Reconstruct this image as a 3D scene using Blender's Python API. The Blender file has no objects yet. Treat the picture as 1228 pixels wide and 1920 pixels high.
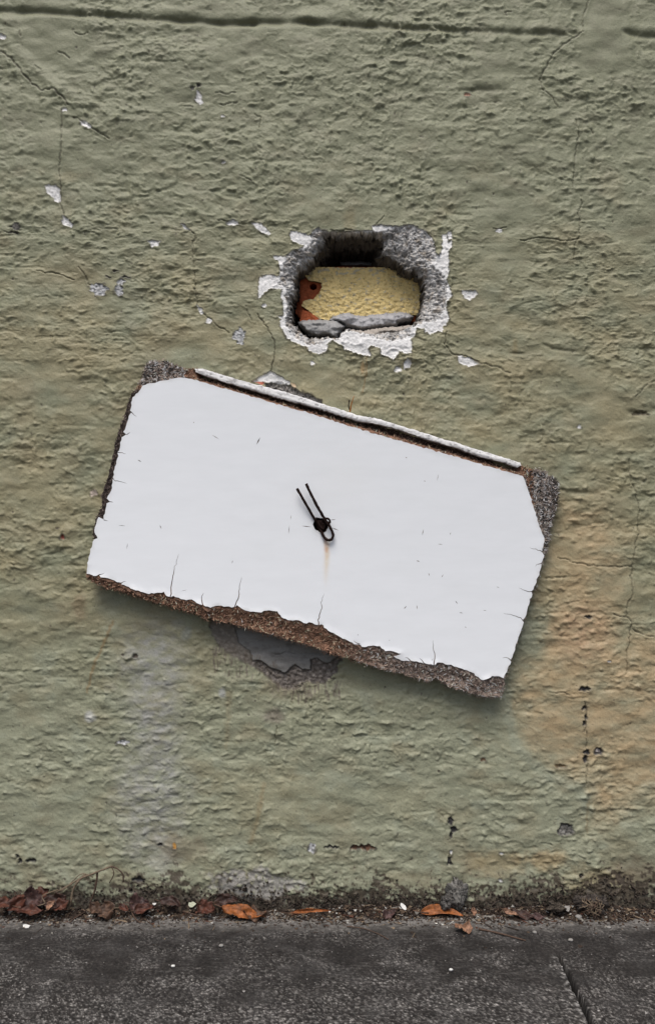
import bpy, math, random
import numpy as np
from mathutils import Vector, Matrix
from mathutils.geometry import delaunay_2d_cdt

# ------------------------------------------------------------------ camera, sky, sun, exposure
SC = bpy.context.scene
COL = SC.collection
S = 0.00065            # metres per photo pixel in the plane of the wall
CU, CV, BASE = 614.0, 960.0, 1710.0
D = 1.10               # camera to wall
CAMZ = (BASE - CV) * S

cam_d = bpy.data.cameras.new('camera')
cam = bpy.data.objects.new('camera', cam_d)
COL.objects.link(cam)
cam.location = (0, -D, CAMZ)
cam.rotation_euler = (math.radians(90), 0, 0)
cam_d.sensor_fit = 'VERTICAL'
cam_d.sensor_height = 24
cam_d.lens = 24 * D / (1920 * S)
cam_d.clip_start = 0.02
cam_d.clip_end = 2000
SC.camera = cam
SC.render.resolution_x = 654
SC.render.resolution_y = 1024

SUN_EL, SUN_AZ = math.radians(60), math.radians(-12)   # azimuth: 0 = straight out from the wall, minus = left
world = bpy.data.worlds.new('World')
SC.world = world
world.use_nodes = True
wn = world.node_tree
sky = wn.nodes.new('ShaderNodeTexSky')
sky.sky_type = 'NISHITA'
sky.sun_disc = False
sky.sun_elevation = SUN_EL
sky.sun_rotation = math.pi - SUN_AZ
sky.air_density = 1.0
sky.dust_density = 4.0
sky.ozone_density = 0.6
bg = wn.nodes['Background']
wn.links.new(sky.outputs[0], bg.inputs[0])
bg.inputs[1].default_value = 0.085

sd_ = bpy.data.lights.new('sun', 'SUN')
sun = bpy.data.objects.new('sun', sd_)
COL.objects.link(sun)
sd_.energy = 1.75
sd_.angle = math.radians(34)
sd_.color = (1.0, 0.96, 0.91)
sdir = Vector((math.sin(SUN_AZ) * math.cos(SUN_EL), -math.cos(SUN_AZ) * math.cos(SUN_EL), math.sin(SUN_EL)))
sun.rotation_euler = (-sdir).to_track_quat('-Z', 'Y').to_euler()
sun.location = sdir * 5

vs = SC.view_settings
vs.view_transform = 'Standard'
vs.look = 'None'
vs.gamma = 1
vs.use_curve_mapping = False
vs.exposure = 0.50

rnd = random.Random(7)
nrs = np.random.RandomState(11)

# ------------------------------------------------------------------ maths helpers
def P(u, v, d=0.0):
    """photo pixel + distance in front of the wall -> world point"""
    k = S * (D - d) / D
    return ((u - CU) * k, -d, CAMZ - (v - CV) * k)

_T = {}
def perlin(x, y, seed=0):
    if seed not in _T:
        r = np.random.RandomState(1000 + seed)
        a = r.rand(256, 256) * 2 * np.pi
        _T[seed] = (np.cos(a).astype(np.float32), np.sin(a).astype(np.float32))
    gx, gy = _T[seed]
    xi = np.floor(x).astype(np.int32); yi = np.floor(y).astype(np.int32)
    xf = (x - xi).astype(np.float32); yf = (y - yi).astype(np.float32)
    ux = xf * xf * xf * (xf * (xf * 6 - 15) + 10); uy = yf * yf * yf * (yf * (yf * 6 - 15) + 10)
    def g(ix, iy, fx, fy):
        a = ix & 255; b = iy & 255
        return gx[a, b] * fx + gy[a, b] * fy
    n00 = g(xi, yi, xf, yf); n10 = g(xi + 1, yi, xf - 1, yf)
    n01 = g(xi, yi + 1, xf, yf - 1); n11 = g(xi + 1, yi + 1, xf - 1, yf - 1)
    a = n00 + ux * (n10 - n00); b = n01 + ux * (n11 - n01)
    return (a + uy * (b - a)) * 1.5

def fbm(x, y, seed=0, octv=4, gain=0.5, lac=2.03):
    s = 0; a = 1.0; t = 0
    for k in range(octv):
        s = s + a * perlin(x + 17.3 * k, y - 9.1 * k, seed + k)
        t += a; a *= gain; x = x * lac; y = y * lac
    return s / t

def sstep(a, b, x):
    t = np.clip((x - a) / (b - a), 0, 1)
    return t * t * (3 - 2 * t)

def seg_dist(u, v, pts, closed=False):
    """distance to polyline and the running parameter of the closest point"""
    d = np.full(u.shape, 1e9, np.float32); tt = np.zeros(u.shape, np.float32)
    n = len(pts); m = n if closed else n - 1
    for i in range(m):
        ax, ay = pts[i]; bx, by = pts[(i + 1) % n]
        dx, dy = bx - ax, by - ay
        L = dx * dx + dy * dy + 1e-9
        t = np.clip(((u - ax) * dx + (v - ay) * dy) / L, 0, 1)
        q = np.hypot(u - ax - t * dx, v - ay - t * dy)
        k = q < d
        d = np.where(k, q, d); tt = np.where(k, (i + t) / m, tt)
    return d, tt

def inside(u, v, pts):
    r = np.zeros(u.shape, bool); n = len(pts); j = n - 1
    for i in range(n):
        xi, yi = pts[i]; xj, yj = pts[j]
        if yi != yj:
            c = ((yi > v) != (yj > v)) & (u < (xj - xi) * (v - yi) / (yj - yi) + xi)
            r ^= c
        j = i
    return r

def psd(u, v, pts):
    """signed distance, positive inside"""
    d, _ = seg_dist(u, v, pts, True)
    return np.where(inside(u, v, pts), d, -d)

def rough_line(pts, step=4.0, amp=1.0, seed=0, closed=True):
    """resample a pixel polyline and make it ragged"""
    out = []
    n = len(pts); m = n if closed else n - 1
    r = random.Random(seed)
    for i in range(m):
        a = pts[i]; b = pts[(i + 1) % n]
        L = math.hypot(b[0] - a[0], b[1] - a[1])
        k = max(1, int(round(L / step)))
        nx, ny = -(b[1] - a[1]) / (L + 1e-9), (b[0] - a[0]) / (L + 1e-9)
        for j in range(k):
            t = j / k
            o = r.gauss(0, amp * 0.5)
            out.append((a[0] + (b[0] - a[0]) * t + nx * o, a[1] + (b[1] - a[1]) * t + ny * o))
    if not closed: out.append(pts[-1])
    return out

def crop(pts, ox=460.0, oy=400.0, f=2.791):
    return [(ox + x / f, oy + y / f) for x, y in pts]

# ------------------------------------------------------------------ object helpers
def link(name, me, mat=None, parent=None):
    o = bpy.data.objects.new(name, me)
    COL.objects.link(o)
    if mat and me is not None and not me.materials: me.materials.append(mat)
    if parent: o.parent = parent
    return o

def thing(name, label, cat, loc=(0, 0, 0), group=None):
    o = bpy.data.objects.new(name, None); COL.objects.link(o)
    o.location = loc; o.empty_display_size = 0.05
    tag(o, label, cat, group)
    return o

def tag(o, label, cat, group=None):
    o['label'] = label; o['category'] = cat
    if group: o['group'] = group
    return o

def put(o, root):
    """parent keeping world coordinates (root has only a translation)"""
    o.parent = root
    o.matrix_parent_inverse = Matrix.Translation(root.location).inverted()
    return o

def set_col(me, cols):
    a = me.color_attributes.new('Col', 'FLOAT_COLOR', 'POINT')
    c = np.ones((len(me.vertices), 4), np.float32); c[:, :3] = cols
    a.data.foreach_set('color', c.ravel())

def mesh_np(name, verts, faces, cols=None, smooth=True):
    """faces: (n,4) or (n,3) int array"""
    me = bpy.data.meshes.new(name)
    verts = np.asarray(verts, np.float32); faces = np.asarray(faces, np.int32)
    me.vertices.add(len(verts)); me.vertices.foreach_set('co', verts.ravel())
    k = faces.shape[1]
    me.loops.add(faces.size); me.loops.foreach_set('vertex_index', faces.ravel())
    me.polygons.add(len(faces))
    me.polygons.foreach_set('loop_start', np.arange(0, faces.size, k, dtype=np.int32))
    me.polygons.foreach_set('loop_total', np.full(len(faces), k, np.int32))
    me.update(calc_edges=True)
    me.polygons.foreach_set('use_smooth', np.full(len(faces), smooth, bool))
    if cols is not None: set_col(me, cols)
    return me

def grid_faces(nr, nc):
    i = np.arange(nr * nc).reshape(nr, nc)
    return np.stack([i[:-1, :-1], i[1:, :-1], i[1:, 1:], i[:-1, 1:]], -1).reshape(-1, 4)

# ------------------------------------------------------------------ materials
def mat(name, col=(0.5, 0.5, 0.5), rough=0.9, attr=False, nscale=900, namp=0.25, bump=0.25, bscale=1500, bdist=0.0004,
        stretch=(1, 1, 1), spec=0.3, big=0.0, bigscale=40):
    m = bpy.data.materials.new(name); m.use_nodes = True
    nt = m.node_tree; N = nt.nodes; L = nt.links
    b = N['Principled BSDF']
    b.inputs['Roughness'].default_value = rough
    b.inputs['Specular IOR Level'].default_value = spec
    tc = N.new('ShaderNodeTexCoord'); mp = N.new('ShaderNodeMapping'); mp.inputs['Scale'].default_value = stretch
    L.new(tc.outputs['Object'], mp.inputs['Vector'])
    n1 = N.new('ShaderNodeTexNoise'); n1.inputs['Scale'].default_value = nscale; n1.inputs['Detail'].default_value = 3
    n1.inputs['Roughness'].default_value = 0.65
    L.new(mp.outputs[0], n1.inputs['Vector'])
    mr = N.new('ShaderNodeMapRange'); mr.inputs[1].default_value = 0.3; mr.inputs[2].default_value = 0.7
    mr.inputs[3].default_value = 1 - namp; mr.inputs[4].default_value = 1 + namp
    L.new(n1.outputs['Fac'], mr.inputs[0])
    vm = N.new('ShaderNodeVectorMath'); vm.operation = 'SCALE'
    L.new(mr.outputs[0], vm.inputs['Scale'])
    if attr:
        ca = N.new('ShaderNodeVertexColor'); ca.layer_name = 'Col'
        L.new(ca.outputs['Color'], vm.inputs[0])
    else:
        vm.inputs[0].default_value = col
    out = vm.outputs[0]
    if big:
        n2 = N.new('ShaderNodeTexNoise'); n2.inputs['Scale'].default_value = bigscale; n2.inputs['Detail'].default_value = 4
        L.new(mp.outputs[0], n2.inputs['Vector'])
        m2 = N.new('ShaderNodeMapRange'); m2.inputs[1].default_value = 0.3; m2.inputs[2].default_value = 0.7
        m2.inputs[3].default_value = 1 - big; m2.inputs[4].default_value = 1 + big
        L.new(n2.outputs['Fac'], m2.inputs[0])
        v2 = N.new('ShaderNodeVectorMath'); v2.operation = 'SCALE'
        L.new(out, v2.inputs[0]); L.new(m2.outputs[0], v2.inputs['Scale']); out = v2.outputs[0]
    L.new(out, b.inputs['Base Color'])
    if bump:
        n3 = N.new('ShaderNodeTexNoise'); n3.inputs['Scale'].default_value = bscale; n3.inputs['Detail'].default_value = 2
        L.new(mp.outputs[0], n3.inputs['Vector'])
        bp = N.new('ShaderNodeBump'); bp.inputs['Strength'].default_value = bump; bp.inputs['Distance'].default_value = bdist
        L.new(n3.outputs['Fac'], bp.inputs['Height']); L.new(bp.outputs[0], b.inputs['Normal'])
    return m

M_wall = mat('painted_render', attr=True, rough=0.58, nscale=500, namp=0.10, bump=0.5, bscale=560, bdist=0.0007, spec=0.4)
M_rough = mat('crumbly', attr=True, rough=0.95, nscale=900, namp=0.3, bump=0.6, bscale=1200, bdist=0.0008, spec=0.15)
M_white = mat('white_laminate', (0.755, 0.785, 0.82), rough=0.42, nscale=60, namp=0.012, bump=0.12, bscale=500, bdist=0.0002, stretch=(0.5, 1, 2.5), spec=0.4)
M_coat = mat('yellow_plaster', attr=True, rough=0.95, nscale=500, namp=0.10, bump=0.5, bscale=900, bdist=0.0007, spec=0.15)
M_mort = mat('grey_mortar', attr=True, rough=0.95, nscale=500, namp=0.14, bump=0.4, bscale=900, bdist=0.0006, spec=0.15)
M_strip = mat('white_weathered_paint', attr=True, rough=0.75, nscale=500, namp=0.12, bump=0.5, bscale=700, bdist=0.0005, stretch=(0.3, 1, 1.5))
M_wire = mat('rusted_wire', (0.017, 0.009, 0.0075), rough=0.9, nscale=900, namp=0.6, bump=0.7, bscale=900, bdist=0.0006, spec=0.12)
M_pave = mat('weathered_pavement', attr=True, rough=0.9, nscale=450, namp=0.35, bump=0.7, bscale=800, bdist=0.0009, stretch=(0.7, 1, 1), spec=0.2)
M_twig = mat('dry_twig', (0.085, 0.055, 0.04), rough=0.9, nscale=500, namp=0.4, bump=0.5)
M_twigp = mat('pale_dry_stem', (0.15, 0.115, 0.08), rough=0.9, nscale=500, namp=0.4, bump=0.5)
M_flake = mat('white_paint_flake', (0.62, 0.62, 0.60), rough=0.6, namp=0.05, bump=0.2)
M_peb = mat('pebble_stone', (0.26, 0.25, 0.235), rough=0.9, namp=0.25, bump=0.5)
M_road = mat('road_asphalt', (0.05, 0.05, 0.05), rough=0.95, nscale=120, namp=0.3, bump=0.6, bscale=200, bdist=0.003)
M_kerb = mat('kerb_concrete', (0.2, 0.2, 0.19), rough=0.95, nscale=120, namp=0.2, bump=0.5, bscale=300, bdist=0.002)
def leafmat(n, c): return mat(n, c, rough=0.6, nscale=250, namp=0.45, bump=0.6, bscale=300, bdist=0.0006, big=0.55, bigscale=70, spec=0.35)
LM = {'rust': leafmat('rust_leaf', (0.072, 0.026, 0.016)), 'orange': leafmat('orange_leaf', (0.24, 0.08, 0.022)),
      'dark': leafmat('dark_leaf', (0.042, 0.022, 0.017)), 'tan': leafmat('tan_leaf', (0.22, 0.12, 0.075)),
      'umber': leafmat('umber_leaf', (0.075, 0.042, 0.026)), 'purple': leafmat('purple_leaf', (0.06, 0.033, 0.03))}

# ================================================================== THE WALL
def axis(lo, hi, dens, far_lo, far_hi):
    """dens(t) gives the spacing inside lo..hi, growing geometrically outside"""
    a = [lo]
    while a[-1] < hi: a.append(a[-1] + dens(a[-1]))
    s = dens(hi)
    while a[-1] < far_hi: s *= 1.09; a.append(a[-1] + min(s, 160))
    s = dens(lo); b = []; x = lo
    while x > far_lo: s *= 1.09; x -= min(s, 160); b.append(x)
    return np.array(b[::-1] + a, np.float32)

ua = axis(-60, 1290, lambda t: 1.15 if 475 < t < 855 else 1.75, -4600, 5800)
va = axis(-40, 1732, lambda t: 1.15 if 412 < t < 680 else 1.75, -2150, 1733)
U, V = np.meshgrid(ua, va)
U = U.astype(np.float32); V = V.astype(np.float32)

# broad + lumpy relief of the render coat, in millimetres towards the viewer
wu = 3.5 * perlin(U / 30, V / 24, 31) + 1.6 * perlin(U / 8, V / 8, 33); wv = 3.5 * perlin(U / 30, V / 24, 32) + 1.6 * perlin(U / 8, V / 8, 34)
Ux, Vx = U + wu, V + wv
H = 3.2 * fbm(U / 210, V / 150, 1, 2)
H += 2.7 * fbm(Ux / 66, Vx / 42, 5, 2)
amp = np.clip(0.98 + 1.5 * fbm(U / 170, V / 120, 9, 2), 0.3, 1.75)
smoothmask = sstep(70, 20, np.hypot((U - 120) / 2.2, V - 90)) * 0.6
smoothmask = np.maximum(smoothmask, sstep(60, 35, np.abs(U - 1130)) * sstep(175, 120, V) * 0.9)
amp *= (1 - smoothmask)
def sp(x, k=7.0): return np.log1p(np.exp(k * x)) / k
q0 = perlin(U / 40, V / 30, 11)
amp = amp * (.86 - .08 * sstep(900, 1300, V))
n1 = perlin(Ux / 23, (Vx + 3.5 * q0) / 14.5, 12)
n2 = perlin(Ux / 10.5, (Vx + 3.0 * n1) / 7.4, 13)
n3 = perlin(U / 6.2, (V + 2.0 * n2) / 4.6, 14)
n4 = perlin(U / 4.2, V / 3.6, 15)
wr_ = perlin((Ux + Vx * .35) / 40, Vx / 9.5, 18)                       # drawn-out trowel wrinkles, in places only
wz = sstep(-.05, .45, fbm(U / 130, V / 110, 19, 2) + .25 * sstep(900, 1500, V))
wz2 = sstep(-.4, .4, fbm(U / 75, V / 60, 29, 2))
H += amp * (2.25 * sp(n1 - .05) + .9 * (.2 + 1.1 * wz2) * sp(n2 - .05) + .55 * sp(n3) + .26 * n4 + .75 * wz * sp(wr_))
H += amp * 1.7 * np.clip(perlin(U / 12, V / 10, 16) - 0.30, 0, 1) * 2.0              # separate pimples
H -= 1.1 * sstep(.25, .6, perlin((U + .4 * V) / 34, V / 11, 17)) * np.clip(amp, 0, 1) * .8
ridg = sp(-n1 - .1)

def local(pts, pad):
    us = [p[0] for p in pts]; vs_ = [p[1] for p in pts]
    i0, i1 = np.searchsorted(ua, [min(us) - pad, max(us) + pad]); j0, j1 = np.searchsorted(va, [min(vs_) - pad, max(vs_) + pad])
    return (slice(j0, j1), slice(i0, i1))

# ---- paint colours (albedo)
green = np.array([0.212, 0.220, 0.144]); green2 = np.array([0.275, 0.286, 0.202])
ochre = np.array([0.375, 0.285, 0.165]); khaki = np.array([0.275, 0.245, 0.145]); dirt = np.array([0.045, 0.034, 0.028])
def mix(C, c, m):
    m = np.clip(m, 0, 1)[..., None]
    return C * (1 - m) + np.asarray(c, np.float32) * m
C = np.zeros(U.shape + (3,), np.float32) + green.astype(np.float32)
bn = fbm(U / 120, V / 90, 21, 3)
C = mix(C, green2, sstep(1000, 1500, V) * 0.85 + 0.25 * bn)
C = mix(C, (0.20, 0.195, 0.135), sstep(0.0, 0.45, fbm(U / 55, V / 34, 24, 3)) * 0.35)
kh = sstep(330, 640, V) * sstep(1380, 1000, V) * (0.42 + 1.0 * fbm(U / 100, V / 60, 27, 3))
C = mix(C, khaki, kh)
C = mix(C, (.235, .205, .125), sstep(.0, .5, fbm(U / 85, V / 60, 36, 3)) * .42 * sstep(100, 500, V))
C = mix(C, (.30, .33, .255), sstep(.1, .5, fbm(U / 60, V / 45, 38, 3)) * .35 * sstep(900, 1300, V))
def blob(u, v, ru, rv, soft=0.6, nz=0.35, seed=40):
    q = np.hypot((U - u) / ru, (V - v) / rv) + nz * fbm(U / 28, V / 22, seed, 3)
    return sstep(1.0, 1.0 - soft, q)
for (u, v, ru, rv, a) in [(60, 640, 120, 70, .55), (200, 660, 70, 30, .5), (60, 930, 130, 90, .45), (40, 370, 60, 30, .25), (130, 330, 40, 16, .3),
                          (1020, 740, 120, 60, .3), (590, 720, 110, 80, .3), (500, 1500, 130, 100, .35), (560, 1290, 90, 60, .25), (760, 1500, 80, 60, .2),
                          (350, 1210, 60, 60, .3), (840, 620, 120, 80, .18)]:
    C = mix(C, khaki * 1.06, blob(u, v, ru, rv, 0.8, 0.5, 42) * a)
# the big ochre stain on the right
st = [(1046, 930), (1100, 925), (1160, 960), (1178, 1040), (1172, 1120), (1190, 1165), (1300, 1180), (1300, 1545), (1215, 1500), (1150, 1545), (1105, 1560),
      (1100, 1505), (1085, 1470), (1040, 1455), (1000, 1425), (968, 1395), (958, 1350), (950, 1310), (965, 1260), (1010, 1140), (1020, 1060)]
sl = local(st, 60)
ds = psd(U[sl] + 9 * fbm(U[sl] / 16, V[sl] / 10, 44, 3), V[sl] + 9 * fbm(U[sl] / 16, V[sl] / 10, 47, 3), st)
k = sstep(-34, 58, ds + 20 * fbm(U[sl] / 34, V[sl] / 20, 46, 3)) * (0.72 + 0.7 * fbm(U[sl] / 44, V[sl] / 26, 48, 3))
C[sl] = mix(C[sl], ochre, np.clip(k, 0, 1) * 0.92)
C[sl] = mix(C[sl], (0.42, 0.28, 0.17), sstep(85, 20, np.hypot((U[sl] - 1090) / 1.0, (V[sl] - 1185) / 1.0)) * 0.55 * (0.8 + fbm(U[sl] / 20, V[sl] / 12, 49, 3)))
# pale tide line along its lower left edge
tl = [(948, 1300), (956, 1350), (966, 1398), (1000, 1432), (1040, 1460), (1086, 1478), (1100, 1520)]
s2 = local(tl, 30); dd, _ = seg_dist(U[s2] + 4 * perlin(U[s2] / 18, V[s2] / 18, 50), V[s2], tl)
C[s2] = mix(C[s2], (0.27, 0.30, 0.23), sstep(16, 3, dd) * 0.45)
C = mix(C, (0.235, 0.255, 0.185), blob(985, 1190, 60, 75, 0.7, 0.4, 52) * 0.7)
# chalky grey bloom on the left
gb = [(240, 1180), (330, 1170), (345, 1260), (330, 1380), (345, 1500), (320, 1600), (240, 1600), (225, 1480), (255, 1400), (235, 1290)]
s2 = local(gb, 70); dd = psd(U[s2] + 14 * fbm(U[s2] / 22, V[s2] / 18, 54, 3), V[s2], gb)
C[s2] = mix(C[s2], (0.30, 0.302, 0.29), sstep(-38, 40, dd + 22 * fbm(U[s2] / 50, V[s2] / 60, 56, 2)) * 0.62 * (0.75 + 1.3 * fbm(U[s2] / 22, V[s2] / 14, 57, 3)))
for (u, v, ru, rv, c, a) in [(168, 1342, 14, 16, (0.42, 0.43, 0.41), .8), (418, 1298, 9, 12, (0.40, 0.41, 0.40), .7), (350, 1188, 14, 16, (.22, .24, .23), .5),
                             (512, 1338, 34, 22, (.16, .14, .11), .8), (300, 1615, 30, 30, (.45, .45, .42), .35), (150, 1140, 18, 40, (.19, .15, .09), .7),
                             (540, 1275, 60, 40, (.19, .165, .125), .55), (680, 690, 6, 22, (.33, .19, .07), .5), (655, 420, 16, 40, (.25, .2, .1), .3),
                             (965, 650, 9, 26, (.22, .18, .09), .6), (1120, 1650, 90, 40, (.27, .2, .1), .5), (930, 1620, 70, 35, (.30, .23, .12), .5),
                             (340, 1590, 60, 34, (.2, .165, .11), .55), (860, 1600, 40, 60, (.21, .18, .11), .4), (1020, 1610, 60, 30, (.36, .24, .11), .5),
                             (1190, 1640, 70, 50, (.15, .12, .08), .65), (1200, 640, 60, 60, (.2, .21, .14), .4)]:
    C = mix(C, c, blob(u, v, ru, rv, 0.7, 0.5, 58) * a)
# brown runs
for pts, w, a in [([(213, 1165), (196, 1205), (180, 1240), (170, 1268), (164, 1298)], 5, .7), ([(688, 668), (686, 700), (680, 735)], 3, .8),
                  ([(495, 1470), (482, 1540), (470, 1580)], 8, .4), ([(1102, 1500), (1100, 1560)], 5, .4), ([(430, 1300), (425, 1400)], 9, .25)]:
    s2 = local(pts, 20); dd, _ = seg_dist(U[s2] + 3 * perlin(U[s2] / 9, V[s2] / 9, 60), V[s2], pts)
    C[s2] = mix(C[s2], (.21, .145, .065), sstep(w, 0, dd) * a)

# dirt and algae at the foot of the wall
dn = fbm(U / 17, V / 12, 62, 4, 0.6); dn2 = fbm(U / 60, V / 60, 66, 2)
foot = sstep(1612, 1722, V + 30 * dn2 + 26 * np.exp(-((U - 1150) / 90) ** 2) + 14 * np.exp(-((U - 300) / 60) ** 2) + 10 * np.exp(-((U - 440) / 90) ** 2))
md = sstep(0.34, 0.6, foot * .95 + 0.75 * dn + .28 * perlin(U / 4.5, V / 7, 68) - 0.02)
C = mix(C, dirt, md * 0.9)
C = mix(C, (.13, .105, .07), sstep(1520, 1700, V) * 0.35 * sstep(0, .5, dn + 0.2))
H -= md * 0.7
# bare grey patch at the foot
m = blob(480, 1658, 95, 34, 0.35, 0.6, 70); m *= sstep(-.25, .1, fbm(U / 9, V / 12, 71, 3) + 0.12)
C = mix(C, (.30, .29, .27), m * 0.85); H -= m * 0.9

# tooled joint lines near the top
def groove(pts, w, depth, lip=0.9, dark=0.35):
    global C
    s2 = local(pts, 60); u = U[s2]; v = V[s2] + 2.2 * perlin(U[s2] / 50, V[s2] / 50, 73)
    ys = np.interp(u, [p[0] for p in pts], [p[1] for p in pts]); e = sstep(pts[0][0] - 6, pts[0][0] + 10, u) * sstep(pts[-1][0] + 6, pts[-1][0] - 10, u)
    dy = v - ys; wob = 0.75 + 0.6 * perlin(u / 40, v * 0 + 3, 74)
    H[s2] += e * wob * (-depth * np.exp(-(dy / w) ** 2) + lip * np.exp(-((dy + w * 2.2) / (w * 1.8)) ** 2) + 0.4 * lip * np.exp(-((dy - w * 2.4) / (w * 2)) ** 2))
    C[s2] = mix(C[s2], (.10, .095, .06), e * wob * np.exp(-((dy - 1) / (w * 0.8)) ** 2) * dark)
groove([(-400, -2), (0, 20), (100, 22), (200, 31), (300, 37), (400, 42), (480, 44)], 5.5, 4.5, 1.6, .55)
groove([(470, 43), (560, 42), (620, 46), (720, 50), (820, 55), (860, 60)], 5.5, 4.6, 1.6, .55)
groove([(850, 57), (920, 60), (1000, 64), (1055, 66), (1085, 60)], 5, 3.2, 1.2, .35)
groove([(1165, 60), (1200, 66), (1260, 69), (1700, 90)], 5, 3.4, 1.2, .35)
groove([(870, 172), (895, 166), (950, 170)], 6, 2.6, .8, .3)
groove([(1035, 168), (1060, 183), (1090, 186), (1150, 178)], 5, 2.2, .8, .25)
groove([(1015, 645), (1040, 655), (1080, 660)], 3.5, 2.4, .5, .45)
groove([(955, 662), (985, 664)], 3, 2.0, .4, .4)
groove([(1045, 918), (1085, 926), (1120, 925)], 4, 2.0, .8, .2)
groove([(1175, 772), (1200, 776), (1235, 768)], 5, 2.4, .8, .4)
# smeared trowel strip
s2 = (slice(0, np.searchsorted(va, 230)), slice(*np.searchsorted(ua, [1060, 1200])))
H[s2] += 1.6 * sstep(52, 38, np.abs(U[s2] - 1130 - 0.1 * V[s2])) * sstep(200, 120, V[s2])
# diagonal ridge top left
s2 = local([(0, 90), (240, 200)], 40); dd, _ = seg_dist(U[s2], V[s2], [(10, 75), (60, 120), (100, 155), (200, 215)])
H[s2] += 1.5 * sstep(16, 2, dd)

# cracks
def crack(pts, w=1.3, depth=2.4, dark=.75, seed=0, col=(.05, .042, .03)):
    pts = rough_line(pts, 7, 2.2, seed, False)
    s2 = local(pts, 12); dd, t = seg_dist(U[s2] + 1.1 * perlin(U[s2] / 6, V[s2] / 6, 76), V[s2] + 1.1 * perlin(U[s2] / 6, V[s2] / 6, 77), pts)
    ww = w * (0.55 + 0.75 * np.abs(np.sin(t * 9.1 + seed)))
    m = sstep(ww + 0.9, ww * 0.3, dd)
    H[s2] -= depth * m
    H[s2] += 0.35 * sstep(7, 2, dd) * (1 - m)
    C[s2] = mix(C[s2], col, m * dark)
CR = [([(0, 95), (22, 110), (42, 136), (60, 155), (78, 168), (104, 168), (118, 182), (128, 196)], 1.9, .95),
      ([(118, 205), (114, 240), (117, 270), (112, 310), (116, 345), (114, 380), (121, 405)], 1.2, .8),
      ([(140, 218), (155, 228), (175, 243), (205, 260)], 1.0, .7),
      ([(1092, 60), (1062, 80), (1040, 98), (1020, 130), (1009, 150), (1016, 168), (1035, 185), (1045, 200)], 1.3, .75),
      ([(1103, 0), (1094, 30), (1092, 60)], 0.8, .5),
      ([(1078, 225), (1083, 245), (1082, 270), (1076, 300), (1074, 350)], 1.1, .6), ([(1090, 375), (1084, 400), (1086, 440)], 1.0, .6),
      ([(1084, 445), (1076, 460), (1075, 485)], .9, .5), ([(975, 450), (1010, 445), (1050, 452), (1085, 448)], .9, .4),
      ([(1228, 712), (1210, 725), (1190, 745)], .9, .5), ([(1176, 860), (1180, 900), (1192, 925), (1197, 950), (1194, 985), (1196, 1000), (1187, 1040), (1183, 1080), (1185, 1110), (1174, 1140), (1174, 1155)], 1.2, .6),
      ([(1150, 1153), (1174, 1157), (1184, 1168), (1180, 1190)], 1.2, .8), ([(1184, 1180), (1205, 1190), (1240, 1196)], 1.2, .7), ([(1182, 1190), (1176, 1215), (1173, 1262)], 1.1, .6),
      ([(1045, 1045), (1075, 1055), (1105, 1060), (1140, 1062), (1183, 1063)], .8, .35), ([(1022, 1084), (1060, 1082)], .7, .2),
      ([(483, 590), (505, 620), (516, 640), (515, 670), (506, 700)], 1.2, .8), ([(460, 575), (472, 600)], .8, .4),
      ([(838, 622), (834, 645), (848, 665), (870, 666), (895, 680), (930, 688), (955, 700)], 1.4, .7),
      ([(348, 430), (366, 440), (362, 470), (366, 520), (370, 570)], .8, .5), ([(378, 585), (395, 600), (430, 625)], .8, .5),
      ([(150, 500), (170, 535)], .9, .6), ([(70, 507), (100, 510), (140, 525)], .8, .45), ([(410, 412), (428, 416)], .9, .7),
      ([(405, 175), (442, 173)], .9, .7), ([(412, 196), (445, 192)], 1.1, .8), ([(345, 198), (362, 200)], .9, .7), ([(1097, 1370), (1100, 1400), (1101, 1440), (1098, 1470)], .9, .6),
      ([(1095, 1315), (1099, 1330), (1097, 1360), (1094, 1372)], 1.2, .9), ([(1030, 1300), (1055, 1298), (1070, 1305)], .7, .4),
      ([(843, 1595), (841, 1620)], 1.0, .7), ([(1015, 1580), (1035, 1585)], .7, .3), ([(520, 1360), (515, 1400)], 1., .3),
      ([(110, 98), (120, 100), (130, 108)], 1.2, .8), ([(66, 125), (78, 130)], .8, .6), ([(36, 60), (40, 68)], 1.4, .8), ([(142, 62), (165, 62)], 1.2, .8),
      ([(945, 25), (958, 23)], 1.2, .9), ([(450, 330), (472, 340)], .8, .6), ([(700, 425), (720, 405)], .6, .3), ([(925, 430), (950, 425)], .7, .5),
      ([(620, 432), (660, 432)], .9, .5), ([(820, 520), (845, 545)], 1, .6), ([(1110, 243), (1112, 250)], 1.8, .8),
      ([(478, 215), (490, 218), (486, 240)], .7, .4), ([(240, 1400), (225, 1392)], .9, .6)]
for i, (p, w, dk) in enumerate(CR): crack(p, w * .68, 1.3, dk * .72, i)

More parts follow.
